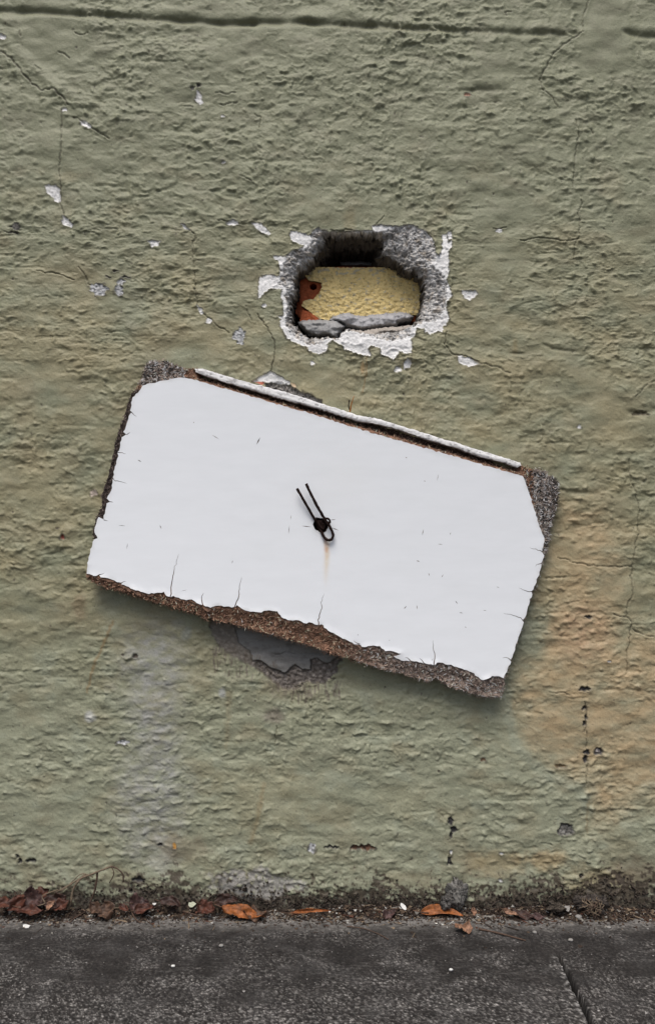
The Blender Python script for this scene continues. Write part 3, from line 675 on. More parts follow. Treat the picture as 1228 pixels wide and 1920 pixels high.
# ragged hole where the wire passes, plus small nicks
HOLE = [(587, 984), (590, 974), (593, 970), (601, 971), (610, 973), (616, 978), (615, 990), (612, 996), (606, 999), (598, 997), (591, 993), (588, 988)]
NICK = []
def nick(a, b, w=.7):
    dx, dy = b[0] - a[0], b[1] - a[1]; q = math.hypot(dx, dy); m = ((a[0] + b[0]) / 2, (a[1] + b[1]) / 2)
    NICK.append([a, (m[0] - dy / q * w, m[1] + dx / q * w), b, (m[0] + dy / q * w, m[1] - dx / q * w)])
for a, b, w in [((488, 820), (481, 834), 1.1), ((575 - 32, 984), (541, 1002), .5), ((546, 965), (545, 975), .4), ((397, 815), (412, 824), .5), ((300, 984), (303, 992), .7), ((258, 862), (266, 866), .8), ((222, 985), (236, 986), .5), ((565, 986), (584, 988), .7),
                ((619, 975), (630, 974), .6), ((621, 989), (636, 995), .7), ((794, 992), (791, 1004), .7), ((803, 1074), (805, 1080), .7), ((831, 1077), (827, 1083), .6), ((780, 1051), (787, 1053), .8), ((757, 1142), (762, 1136), .8), ((781, 1134), (782, 1143), .7), ((810, 1240), (811, 1234), .4),
                ((853, 1126), (858, 1133), .7), ((860, 1148), (868, 1150), .6), ((820, 1020), (830, 1021), .5), ((845, 998), (843, 1003), .6), ((822, 888), (819, 902), .4), ((760, 857), (763, 859), .8), ((795, 901), (797, 903), .8), ((363, 791), (364, 793), .9), ((240, 1018), (238, 1030), .5),
                ((435, 1057), (437, 1050), .5), ((912, 1145), (905, 1144), .5), ((871, 1175), (874, 1177), .7), ((700, 1220), (690, 1212), .4), ((729, 1200), (731, 1201), .7), ((340, 1108), (352, 1106), .3), ((670, 1190), (672, 1191), .8), ((930, 1100), (936, 1102), .5)]:
    nick(a, b, w)
TD = (math.cos(math.radians(16.3)), math.sin(math.radians(16.3)))
def sdn(u, v): return ((u - 366) * -TD[1] + (v - 692) * TD[0])          # pixels below the top edge of the board
def dface(u, v):
    s = np.clip(sdn(u, v) / 400.0, -.1, 1.15); w = ((u - 366) * TD[0] + (v - 692) * TD[1]) / 620.0
    return .0185 + .001 * s + .0075 * np.abs(s) ** 2.2 + .0012 * np.sin(w * 3.0) - .0004 * w
def dist_out(u, v):
    return -psd(u, v, FACE)                                              # positive outside the white face
def dfront(u, v):
    e = -dist_out(u, v)
    lowedge = sstep(300, 400, sdn(u, v))
    curl = .0007 * sstep(7, 0, e) * (.4 + 1.2 * perlin(u / 22, v / 22, 170)) * (.3 + lowedge)
    pucker = .0009 * np.exp(-(np.hypot(u - 601, v - 985) / 16) ** 2)
    return dface(u, v) + curl + .00022 * fbm(u / 60, v / 26, 171, 3) + pucker
def dcore(u, v):
    e = dist_out(u, v); ex = sstep(-2, 3, e)
    low = sstep(340, 380, sdn(u, v))
    torn = .0012 + .0045 * sstep(0, 24, e) * low + .0022 * sstep(0, 10, e) * (1 - low)
    rough = ex * (.0017 * fbm(u / 10, v / 7, 173, 4, .65) + .0007 * perlin(u / 2.6, v / 2.6, 177))
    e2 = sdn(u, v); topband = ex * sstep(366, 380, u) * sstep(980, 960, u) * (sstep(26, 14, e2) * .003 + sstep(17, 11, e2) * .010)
    hl = .009 * sstep(17, 11, np.hypot(u - 601, v - 985))
    torn = torn + .0012
    return dface(u, v) - torn + rough - topband - hl
def ccore(u, v):
    n = fbm(u / 9, v / 6, 181, 4, .65)
    brown = np.array([.225, .128, .084]); grey = np.array([.27, .225, .195]); drk = np.array([.042, .036, .034])
    gm = np.clip(sstep(600, 760, u) * .75 + sstep(990, 1010, u) * .3 + (u < 345) * (v < 722) * .8, 0, 1) * (sstep(960, 1100, v) + (v < 725) + sstep(1000, 1015, u) > 0)
    gm = np.clip(gm + .3 * n, 0, 1)
    c = brown * (1 - gm[:, None]) + grey * gm[:, None]
    c = c * (1 + .55 * n)[:, None]
    # soaked, blackened outer corners; shade of the undercut left edge painted in
    w = np.maximum(sstep(300, 250, u) * sstep(730, 700, v) * .4, sstep(1015, 1045, u) * sstep(1000, 940, v) * .75)
    w = np.maximum(w, sstep(275, 262, u) * sstep(725, 732, v) * sstep(1075, 1050, v) * .93)
    w = np.maximum(w, sstep(-0.1, .4, -n) * .55)
    w = np.maximum(w, sstep(19, 12, sdn(u, v)) * sstep(366, 380, u) * sstep(980, 960, u) * .8)  # shade in the gap below the strip, painted onto the core
    c = c * (1 - w[:, None]) + drk * w[:, None]
    h = sstep(17, 12, np.hypot(u - 601, v - 985)); c = c * (1 - h[:, None]) + np.array([.02, .014, .012]) * h[:, None]
    return np.clip(c, .01, .6).astype(np.float32)

board = thing('hanging_board', 'tilted white faced chipboard panel with torn edges hanging on the green wall', 'board', P(600, 985, 0))
CORE_R = rough_line(CORE, 3.0, 1.5, 31)
core = relief('chipboard_core', CORE_R, dcore, 1.9, back=lambda u, v: np.maximum(dface(u, v) - .0175, .0015), material=M_rough, colfun=ccore,
              dense=lambda u, v: (dist_out(u, v) > -4) | (np.hypot(u - 601, v - 985) < 20), coarse=16, xyd=dface)
put(core, board)

# white face with a rust run below the wire
def white_mat():
    m = M_white; nt = m.node_tree; N = nt.nodes; L = nt.links; b = N['Principled BSDF']
    src = b.inputs['Base Color'].links[0].from_socket
    ca = N.new('ShaderNodeVertexColor'); ca.layer_name = 'Col'
    mx = N.new('ShaderNodeMix'); mx.data_type = 'RGBA'; mx.blend_type = 'MULTIPLY'; mx.inputs[0].default_value = 1
    L.new(src, mx.inputs[6]); L.new(ca.outputs['Color'], mx.inputs[7]); L.new(mx.outputs[2], b.inputs['Base Color'])
white_mat()
def cface(u, v):
    c = np.ones((len(u), 3), np.float32)
    def ap(m, col):
        nonlocal c
        m = np.clip(m, 0, 1)[:, None]; c = c * (1 - m) + np.array(col, np.float32) * m
    e = -dist_out(u, v)
    ap(sstep(7, 0, e) * .25 * (.5 + fbm(u / 12, v / 12, 190, 3)), (.6, .52, .42))
    g = .1 * sstep(0, .5, fbm(u / 90, v / 30, 193, 4)); ap(g, (.86, .87, .84))
    du = u - 612 - 1.0 * np.sin((v - 1010) / 17)
    run = sstep(1012, 1016, v) * sstep(1112, 1030, v)
    ap(np.exp(-(du / 4.2) ** 2) * run * .75, (.88, .68, .42))
    ap(np.exp(-(du / 2.2) ** 2) * sstep(1006, 1012, v) * sstep(1052, 1014, v) * .95, (.72, .25, .07))
    ap(np.exp(-((u - 640) / 60) ** 2 - ((v - 900) / 50) ** 2) * .12, (.95, .92, .82))
    ap(np.exp(-(np.hypot(u - 601, v - 985) / 15) ** 4) * .5, (.45, .38, .33))
    return c
face = relief('white_face', FACE_R, dfront, 4.5, thick=.0009, material=M_white, colfun=cface, holes=[rough_line(HOLE, 3, .8, 5)] + NICK, xyd=dface, side_col=(.30, .22, .18),
              dense=lambda u, v: (dist_out(u, v) > -22) | ((np.abs(u - 610) < 28) & (v > 955) & (v < 1125)), coarse=9)
put(face, board)
UL = []
for i_, p_ in enumerate(rough_line(FACE, 5, .6, 22)):
    low_ = p_[1] - (1076 + (p_[0] - 163) * .25)
    if low_ > -12 and p_[0] < 935:
        k_ = float(perlin(np.array([p_[0] / 23.]), np.array([3.3]), 410)[0] + .7 * perlin(np.array([p_[0] / 7.]), np.array([8.3]), 411)[0])
        p_ = (p_[0] - 2, p_[1] + max(-3, min(9, 3.0 + 8 * k_)))
    else: p_ = (p_[0] + (600 - p_[0]) * .004, p_[1] + (950 - p_[1]) * .006)
    UL.append(p_)
under = relief('torn_layer', UL, lambda u, v: dface(u, v) - .0011 + .0004 * fbm(u / 6, v / 5, 412, 3), 4.0, thick=.0014, material=M_rough,
               colfun=lambda u, v: (ccore(u, v) * .9 + .008).astype(np.float32), xyd=dface, holes=[ell(601, 985, 17, 17)],
               dense=lambda u, v: v > 1068 + (u - 163) * .25 - 14, coarse=22)
under['label'] = 'thin torn brown layer under the white face'
put(under, board)
core['label'] = 'torn brown chipboard core'
face['label'] = 'smooth white laminate face with a ragged lower edge'

# white painted strip along the top
so = rough_line([(365, 691), (376, 690), (403, 698), (467, 717), (530, 733), (600, 755), (640, 768), (670, 778), (706, 784), (769, 803), (833, 824), (858, 830), (885, 840), (921, 850), (975, 867), (978, 873), (970, 877), (948, 868), (894, 854), (860, 841), (801, 824), (748, 805), (710, 795), (670, 789), (600, 767), (509, 742), (425, 717), (390, 706), (367, 697)], 4, .8, 41)
def cstrip(u, v):
    n = fbm(u / 30, (v - .29 * u) / 2.6, 195, 3); c = np.full((len(u), 3), .74, np.float32)
    k = sstep(.12, .45, n); c = c * (1 - .55 * k[:, None]) + np.array([.36, .34, .33]) * .55 * k[:, None]
    k = sstep(.2, .4, fbm(u / 14, (v - .29 * u) / 3, 198, 3)); return c * (1 - .6 * k[:, None])
d0_strip = .0172
strip = relief('top_strip', so, lambda u, v: d0_strip + .0009 * fbm(u / 25, (v - .29 * u) / 4, 200, 3) - .0008 * sstep(1.5, 0, psd(u, v, so)) + .0009 * sstep(1.0, -.6, np.abs(v - .29 * u - 590) / 2), 2.4, thick=.013, material=M_strip, colfun=cstrip, xyd=lambda u, v: np.full_like(u, .0185))
strip['label'] = 'narrow white painted strip along the top edge'
put(strip, board)

# loose wood fibres standing out of the torn core
def chips(name, n, region, dfun, colfun, lmin, lmax, wpx, parent, lift=.0009, along=None, seed=1, material=None):
    r = np.random.RandomState(seed); V3 = []; F3 = []; Cc = []
    us, vs2 = region(r, n)
    d = dfun(us, vs2) + r.uniform(.1, 1.3, len(us)) * lift
    cols = colfun(us, vs2)
    for i in range(len(us)):
        a = r.uniform(0, math.pi) if along is None else along + r.normal(0, .5)
        L = r.uniform(lmin, lmax) * .5; w = wpx * r.uniform(.4, 1.1) * .5
        c, s = math.cos(a), math.sin(a); t = r.normal(0, .0006); th = .0004
        p = [(us[i] - c * L, vs2[i] - s * L, d[i] - t), (us[i] + s * w, vs2[i] - c * w, d[i]), (us[i] + c * L, vs2[i] + s * L, d[i] + t), (us[i] - s * w, vs2[i] + c * w, d[i])]
        b = len(V3)
        for q in p: V3.append(P(*q))
        for q in p: V3.append(P(q[0], q[1], q[2] - th * 2))
        F3 += [(b, b + 3, b + 2, b + 1)] + [(b + j, b + (j + 1) % 4, b + 4 + (j + 1) % 4, b + 4 + j) for j in range(4)]
        k = float(np.clip(r.lognormal(.05, .72), .18, 3.4))
        Cc += [np.clip(cols[i] * k, .012, .5)] * 8
    o = link(name, mesh_np(name, V3, F3, np.array(Cc), False), material or M_rough)
    o['kind'] = 'stuff'
    put(o, parent)
    return o
def reg_core(r, n):
    U_, V_ = [], []
    while len(U_) < n:
        u = r.uniform(160, 1050, 6000); v = r.uniform(672, 1312, 6000)
        k = inside(u, v, CORE) & (psd(u, v, FACE) < -.5)
        U_ += list(u[k]); V_ += list(v[k])
    return np.array(U_[:n]), np.array(V_[:n])
f1 = chips('wood_fibres', 5200, reg_core, dcore, lambda u, v: ccore(u, v) * 1.3 + .006, 4, 12, 1.7, core, seed=3)
f1['label'] = 'loose fibres of the torn chipboard'

def reg_corner(r, n):
    U_, V_ = [], []
    while len(U_) < n:
        u = r.uniform(265, 1050, 20000); v = r.uniform(672, 1040, 20000)
        k = inside(u, v, CORE) & (psd(u, v, FACE) < -1) & (((u < 350) & (v < 722)) | (u > 982))
        U_ += list(u[k]); V_ += list(v[k])
    return np.array(U_[:n]), np.array(V_[:n])
f3 = chips('weathered_fibres', 900, reg_corner, dcore, lambda u, v: np.tile(np.array((.30, .28, .27)), (len(u), 1)) * np.where(nrs.rand(len(u)) < .5, 1.5, .12)[:, None], 4, 11, 2.0, core, seed=13)
f3['label'] = 'black and pale grey weathered fibres on the bare corners'
# hairs of fibre sticking past the lower edge and the corners
def reg_edge(r, n):
    q = [p for p in CORE_R if p[1] > 1100 or p[0] > 985 or (p[0] < 340 and p[1] < 720)]
    i = r.randint(0, len(q), n); a = np.array(q)[i] + r.normal(0, 1.6, (n, 2)); return a[:, 0], a[:, 1]
f2 = chips('edge_splinters', 900, reg_edge, lambda u, v: dcore(u, v) - .003, lambda u, v: ccore(u, v) * 1.1, 3, 8, 1.5, core, seed=9)

# ------------------------------------------------------------------ the wire
def tube(name, pts, r, material, seg=7, sub=4, wob=.0, seed=0, taper=None):
    """smooth tube through world points; pts may carry own radius factor"""
    P_ = [Vector(p) for p in pts]; out = []
    n = len(P_)
    for i in range(n - 1):
        p0, p1, p2, p3 = P_[max(0, i - 1)], P_[i], P_[i + 1], P_[min(n - 1, i + 2)]
        for k in range(sub):
            t = k / sub
            out.append(.5 * ((2 * p1) + (p2 - p0) * t + (2 * p0 - 5 * p1 + 4 * p2 - p3) * t * t + (3 * p1 - p0 - 3 * p2 + p3) * t ** 3))
    out.append(P_[-1]); m = len(out); rr = random.Random(seed); V3 = []; F3 = []
    up = Vector((.13, .9, .31)).normalized()
    for i, c in enumerate(out):
        t = (out[min(m - 1, i + 1)] - out[max(0, i - 1)]).normalized()
        x = t.cross(up)
        if x.length < .05: x = t.cross(Vector((1, 0, 0)))
        x.normalize(); y = t.cross(x).normalized()
        f = (taper(i / (m - 1)) if taper else 1.0)
        for s in range(seg):
            a = 2 * math.pi * s / seg; q = r * f * (1 + rr.uniform(-wob, wob))
            V3.append(c + x * math.cos(a) * q + y * math.sin(a) * q)
    for i in range(m - 1):
        for s in range(seg):
            s2 = (s + 1) % seg; F3.append((i * seg + s, i * seg + s2, (i + 1) * seg + s2, (i + 1) * seg + s))
    b = len(V3); V3 += [out[0], out[-1]]
    F = F3 + [(b, (s + 1) % seg, s, b) for s in range(seg)] + [(b + 1, (m - 1) * seg + s, (m - 1) * seg + (s + 1) % seg, b + 1) for s in range(seg)]
    me = bpy.data.meshes.new(name)
    me.from_pydata([tuple(v) for v in V3], [], [tuple(dict.fromkeys(f)) for f in F])
    for p in me.polygons: p.use_smooth = True
    return link(name, me, material)
fz = float(dface(np.array([601.]), np.array([985.]))[0])
wr = 2.65 * S
wire = thing('tie_wire', 'rusty black wire twisted through the hole in the middle of the white board', 'wire', P(601, 985, fz))
put(tube('wire_end', [P(557, 916, fz + .007), P(565, 930, fz + .008), P(576, 949, fz + .006), P(588, 970, fz + .003), P(596, 981, fz - .001), P(600, 986, fz - .008)], wr * .95, M_wire, wob=.14, seed=1), wire)
put(tube('wire_loop', [P(574, 907, fz + .010), P(581, 922, fz + .010), P(592, 944, fz + .009), P(601, 960, fz + .008), P(609, 974, fz + .006), P(617, 985, fz + .006), P(622, 995, fz + .006), P(624.5, 1003, fz + .0055), P(622.5, 1010, fz + .005), P(617, 1013, fz + .0045),
                       P(610, 1010, fz + .004), P(605, 1002, fz + .003), P(601, 993, fz + .001), P(598, 986, fz - .004), P(600, 984, fz - .012)], wr, M_wire, wob=.16, seed=2), wire)
kp = []
kk_ = random.Random(77)
for i in range(34):
    a = i * 2.05 + kk_.uniform(-.5, .5); q = kk_.uniform(2.5, 10.5)
    kp.append(P(602 + q * math.cos(a), 984 + q * .95 * math.sin(a), fz - .002 + kk_.uniform(-.004, .005)))
put(tube('wire_knot', kp, wr * .8, M_wire, wob=.2, seed=3), wire)
put(tube('wire_wrap', [P(606, 976, fz + .001), P(611, 972, fz + .006), P(617, 974, fz + .008), P(618, 980, fz + .007), P(612, 983, fz + .003)], wr * .8, M_wire, wob=.2, seed=4), wire)
put(tube('wire_anchor', [P(600, 985, fz - .004), P(600, 985, fz - .02), P(601, 985, -.03)], wr, M_wire), wire)
# two stubs of rusty nail above the strip
nl = thing('nail_stub', 'tiny orange rusty nail stub poking up above the white strip', 'nail', P(658, 765, 0))
put(tube('shank', [P(656, 772, .008), P(659, 757, .012), P(664, 742, .013)], 1.5 * S, mat('orange_rust', (.33, .13, .03), .9), wob=.2, taper=lambda t: 1.1 - .8 * t), nl)
nl2 = thing('nail_stub', 'tiny black bent wire stub beside the orange nail stub above the strip', 'nail', P(654, 765, 0))
put(tube('shank', [P(655, 768, .010), P(653.5, 760, .012), P(655, 750, .012)], 1.0 * S, M_wire, wob=.2), nl2)

# ================================================================== PAVEMENT
xa = axis(-.455, .455, lambda t: .00118, -2.99, 3.0)
def yax():
    a = [.02, 0.0]
    while a[-1] > -.31: a.append(a[-1] - .00145)
    s = .00145
    while a[-1] > -1.75: s *= 1.09; a.append(a[-1] - min(s, .05))
    return np.array(a, np.float32)
def axis_m(lo, hi, st, flo, fhi):
    a = list(np.arange(lo, hi, st)); s = st
    while a[-1] < fhi: s *= 1.1; a.append(a[-1] + min(s, .1))
    b = []; s = st; x = lo
    while x > flo: s *= 1.1; x -= min(s, .1); b.append(x)
    return np.array(b[::-1] + a, np.float32)
xa = axis_m(-.455, .455, .00118, -3.0, 3.0); ya = yax()
xa = np.unique(np.concatenate([xa[(xa < .262) | (xa > .322)], np.arange(.262, .322, .0005, dtype=np.float32)]))
GX, GY = np.meshgrid(xa, ya)
def gpix(u, v):
    """where a photo pixel lands on the ground plane"""
    d = D * (1 - (BASE - CV) / (v - CV)); k = S * (D - d) / D
    return (u - CU) * k, -d
mx_, my_ = GX / S, GY / S       # in photo-pixel sized units
gh = .9 * fbm(mx_ / 120, my_ / 120, 210, 2) + .35 * perlin(mx_ / 7, my_ / 6, 212) + .5 * fbm(mx_ / 3.4, my_ / 3.2, 213, 2)
band = np.exp(GY / .045)                                  # 1 at the wall
gc = np.zeros(GX.shape + (3,), np.float32) + np.array([.027, .0245, .0235], np.float32)
gc = mix(gc, (.040, .0375, .0365), sstep(-.1, .35, fbm(mx_ / 70, my_ / 60, 215, 3)))
fwx = mx_ + 3 * perlin(mx_ / 9, my_ / 9, 216); fwy = my_ + 3 * perlin(mx_ / 9, my_ / 9, 217)
fl = np.maximum(1 - np.abs(fbm(fwx / 9, fwy / 6.5, 218, 3)) * 8, 1 - np.abs(fbm(fwx / 7 + 40, fwy / 6, 219, 2)) * 9)
dens = .26 + .75 * sstep(-.12, -.23, GY) + .55 * sstep(-.05, -.015, GY) + 1.3 * fbm(mx_ / 80, my_ / 55, 221, 3)
fm = sstep(.1, .75, fl) * np.clip(dens, 0.06, 1) * sstep(-.2, .2, perlin(mx_ / 7, my_ / 6, 223) + .1)
gc = mix(gc, (.22, .21, .20), fm * .7)
gc = mix(gc, (.27, .262, .25), sstep(.34, .56, fbm(fwx / 7.5, fwy / 4.6, 226, 3)) * np.clip(dens, 0.05, 1))
gc = gc * np.exp(1.7 * fbm(fwx / 6, fwy / 4.2, 227, 4, .7) * (.8 + .5 * dens) - .05 + .5 * fbm(mx_ / 45, my_ / 30, 229, 2))[..., None]
gc = mix(gc, (.018, .016, .016), sstep(.12, .42, -fbm(mx_ / 8, my_ / 6, 224, 3)) * .7)
lb = sstep(-.062, -.018, GY + .012 * fbm(mx_ / 40, my_ / 30, 228, 3))
gc = mix(gc, (.19, .18, .168), lb * .72 * (1 + 1.5 * fbm(mx_ / 14, my_ / 8, 231, 3)))
# brushed scratches along the wall
sc = sstep(.32, .5, fbm(mx_ / 60 + my_ / 400, my_ / 2.2, 234, 2)) * sstep(-.1, .3, fbm(mx_ / 90, my_ / 40, 236, 2))
gc = mix(gc, (.30, .29, .28), sc * .14)
gc = mix(gc, (.24, .23, .22), sstep(.1, .45, fbm(mx_ / 30 + my_ / 60, my_ / 3.4, 243, 3)) * sstep(-.17, -.24, GY) * .35 * sstep(-.2, .3, fbm(mx_ / 70, my_ / 30, 246, 2)))
gh += .4 * fm + .25 * sc - .3 * sstep(.15, .5, -fbm(mx_ / 5, my_ / 5, 238, 2))
# contraction joint
jx0, jy0 = gpix(1045, 1786); jx1, jy1 = gpix(1112, 1925)
jj = jx0 + (GY - jy0) * (jx1 - jx0) / (jy1 - jy0) + .0012 * perlin(my_ / 22, my_ * 0, 240) + .0005 * perlin(my_ / 6, my_ * 0, 241)
jw = .0016 + .0016 * sstep(-.06, -.2, GY); jm = sstep(jw, jw * .6, np.abs(GX - jj)) * sstep(jy0 + .004, jy0 - .012, GY)
jl = sstep(.0075, .002, np.abs(GX - jj + .004)) * sstep(jy0, jy0 - .02, GY) * sstep(0, .3, fbm(mx_ / 8, my_ / 8, 242, 2))
gc = mix(gc, (.32, .31, .30), jl * .7); gc = mix(gc, (.010, .009, .009), jm)
gh = gh - 14 * jm
gv = np.stack([GX, GY, gh * .001], -1).reshape(-1, 3)
gf = grid_faces(*GX.shape)[:, ::1]
me = mesh_np('pavement', gv, gf, np.clip(gc, .01, .6).reshape(-1, 3))
pv = link('pavement', me, M_pave); pv['kind'] = 'structure'

def box(name, a, b, m):
    x0, y0, z0 = a; x1, y1, z1 = b
    v = [(x0, y0, z0), (x1, y0, z0), (x1, y1, z0), (x0, y1, z0), (x0, y0, z1), (x1, y0, z1), (x1, y1, z1), (x0, y1, z1)]
    f = [(0, 3, 2, 1), (4, 5, 6, 7), (0, 1, 5, 4), (1, 2, 6, 5), (2, 3, 7, 6), (3, 0, 4, 7)]
    return link(name, mesh_np(name, v, f, None, False), m)
kb = box('kerb', (-3.05, -1.92, -.2), (3.05, -1.765, .001), M_kerb); kb['kind'] = 'structure'
rd = link('road', mesh_np('road', [(-400, -400, -.12), (400, -400, -.12), (400, 400, -.12), (-400, 400, -.12)], [[0, 1, 2, 3]], None, False), M_road); rd['kind'] = 'structure'

# ------------------------------------------------------------------ dirt strip in the corner
def dirt_h(x, y):
    u = x / S + CU; w = .012 + .006 * perlin(u / 37., u * 0 + .5, 361) + .006 * np.sin(u / 90.) + .016 * np.exp(-((u - 1130) / 120) ** 2) + .006 * np.exp(-((u - 60) / 90) ** 2)
    hh = .0065 + .003 * np.sin(u / 53. + 1) + .006 * np.exp(-((u - 1120) / 60) ** 2) + .004 * np.exp(-((u - 330) / 50) ** 2) + .004 * np.exp(-((u - 850) / 40) ** 2)
    return hh * np.clip(1 + y / w, 0, 1) ** 1.3 - .001 * sstep(.85, 1.1, -y / w) * 3
dx = axis_m(-.46, .46, .0016, -3.0, 3.0); dy = np.arange(.004, -.062, -.0016, dtype=np.float32)
DX, DY = np.meshgrid(dx, dy); pxu, pyu = DX / S, DY / S
dh = dirt_h(DX, DY) + np.where(-DY < .05, 1, 0) * (.0011 * fbm(pxu / 8, pyu / 8, 250, 3)) - .0012
dcx = mix(np.zeros(DX.shape + (3,), np.float32) + np.array([.052, .038, .03], np.float32), (.11, .085, .062), sstep(0, .4, fbm(pxu / 7, pyu / 5, 253, 3)))
dcx = mix(dcx, (.022, .018, .016), sstep(0.05, .4, -fbm(pxu / 10, pyu / 8, 256, 3)))
so_ = link('soil', mesh_np('soil', np.stack([DX, DY, dh], -1).reshape(-1, 3), grid_faces(*DX.shape), dcx.reshape(-1, 3)), M_rough); so_['kind'] = 'structure'

def crumbs(name, pts, colf, smin, smax, flat=.6, seed=0, lab=None, cat='debris', longish=0.0):
    r = np.random.RandomState(seed); V3, F3, Cc = [], [], []
    T = np.array([(1, 1, 1), (-1, -1, 1), (-1, 1, -1), (1, -1, -1), (1.3, -.2, .1), (-1.2, .2, 0)])
    FT = [(0, 2, 5), (0, 5, 1), (0, 1, 4), (0, 4, 3), (0, 3, 2), (1, 5, 3), (5, 2, 3), (1, 3, 4)]
    for (x, y, z) in pts:
        s = r.uniform(smin, smax) * .5 * (1 if r.rand() > .05 else 1.8); t = T * r.uniform(.5, 1.1, (6, 3)); a = r.uniform(0, 6.28); 
        if r.rand() < longish: t = t * np.array([3.2, .35, .35])
        c, q = math.cos(a), math.sin(a); R = np.array([[c, -q, 0], [q, c, 0], [0, 0, flat]]); 
        b = len(V3); V3 += list((t @ R.T) * s + np.array([x, y, z + s * flat * .5])); F3 += [(b + i, b + j, b + k) for i, j, k in FT]; Cc += [colf(r)] * 6
    o = link(name, mesh_np(name, V3, F3, np.array(Cc), False), M_rough); o['kind'] = 'stuff'
    if lab: o['label'] = lab; o['category'] = cat
    return o
def dcol(r):
    k = r.rand()
    b = (.035, .026, .021) if k < .58 else (.10, .07, .05) if k < .72 else (.17, .13, .09) if k < .84 else (.20, .19, .17) if k < .93 else (.075, .035, .024) if k < .975 else (.45, .44, .41)
    return np.array(b) * r.uniform(.6, 1.35)
pts = []
for i in range(8200):
    x = rnd.uniform(-.46, .46); y = -abs(rnd.gauss(0, .014)) - .001
    if rnd.random() < .06: y *= 2.2
    pts.append((x, y, max(0, float(dirt_h(np.array([x]), np.array([y]))[0])) - .0004))
crumbs('crumbled_dirt', pts, dcol, .0010, .0040, .7, 4, 'dark crumbs of earth, bark and leaf litter along the foot of the wall', 'debris', .4)
pts = []
for i in range(420):
    x = rnd.uniform(-.45, .45); y = -rnd.uniform(.02, .30) ; pts.append((x, y, .0002))
crumbs('grit', pts, lambda r: np.array((.22, .21, .20)) * r.uniform(.25, 1.3), .0008, .0022, .6, 6, 'fine pale grit scattered over the dark pavement', 'grit')
# small dark lumps of grime stuck on the wall just above the ground
pts = []
for i in range(3200):
    u = rnd.uniform(-20, 1250); h = abs(rnd.gauss(0, 16)) * (1 + 1.1 * math.exp(-((u - 1140) / 90) ** 2) + .5 * math.exp(-((u - 290) / 50) ** 2) + .4 * math.exp(-((u - 450) / 70) ** 2))
    p = P(u, 1706 - h, .0004); pts.append(p)
g_ = crumbs('grime_specks', pts, lambda r: np.array((.04, .032, .026)) * r.uniform(.5, 1.8), .001, .0034, .9, 8)
put(g_, wall)
g_['label'] = 'dark specks of grime splashed on the foot of the wall'

# rough mortar lumps clinging to the foot of the wall
def lump(u, v, ru, rv, d, label, col, seed, holes=3):
    n = 64; m = 44; V3, Cc = [], []
    r = np.random.RandomState(seed)
    th = np.linspace(0, 2 * np.pi, n, endpoint=False); ph = np.linspace(0, np.pi, m)
    TH_, PH = np.meshgrid(th, ph)
    nx = np.sin(PH) * np.cos(TH_); nz = np.cos(PH); ny = np.sin(PH) * np.sin(TH_)
    q = fbm(nx * 1.6 + seed + ny, nz * 1.6 - ny, 300 + seed, 4, .7)
    k = 1 + .75 * fbm(nx * 1.1 + seed, nz * 1.1 + ny, 300 + seed, 2) + .16 * q + .10 * np.sign(fbm(nx * 4 + ny * 3, nz * 4, 310 + seed, 2, .6)) * np.abs(fbm(nx * 4 + ny * 3, nz * 4, 310 + seed, 2, .6)) ** .6 + .06 * fbm(nx * 9 + ny * 5, nz * 9, 330 + seed, 2)
    x, y, z = P(u, v, d)
    V3 = np.stack([x + nx * k * ru * S, y + ny * k * .008, z + nz * k * rv * S], -1).reshape(-1, 3)
    cr_ = sstep(.10, .0, np.abs(fbm(nx * 1.5 + 3, nz * 1.5 + ny, 340 + seed, 2))); k = k * (1 - .28 * cr_)
    V3 = np.stack([x + nx * k * ru * S, y + ny * k * .009, z + nz * k * rv * S], -1).reshape(-1, 3)
    c = (1 - .75 * cr_)[..., None] * np.array(col)[None, None, :] * (1 + 1.3 * fbm(nx * 6 + 2 * ny, nz * 6, 320 + seed, 3))[..., None]
    i = np.arange(n * m).reshape(m, n); j = np.roll(i, -1, 1)
    F = np.stack([i[:-1], i[1:], j[1:], j[:-1]], -1).reshape(-1, 4)
    o = link('mortar_lump', mesh_np('mortar_lump', V3, F, np.clip(c, .015, .6).reshape(-1, 3)), M_rough)
    tag(o, label, 'mortar lump')
    return o
lump(858, 1676, 17, 26, .006, 'taller grey mortar lump stuck to the foot of the wall above the long orange leaf', (.14, .135, .125), 1)
lump(838, 1690, 14, 16, .009, 'squat dark mortar lump leaning on the left side of the taller one', (.085, .08, .075), 2)
lump(1108, 1694, 30, 20, .010, 'wide dark clod of earth and roots at the right foot of the wall', (.065, .055, .048), 3)
lump(1040, 1700, 14, 9, .012, 'small brown clod left of the wide clod of roots', (.06, .05, .04), 4)

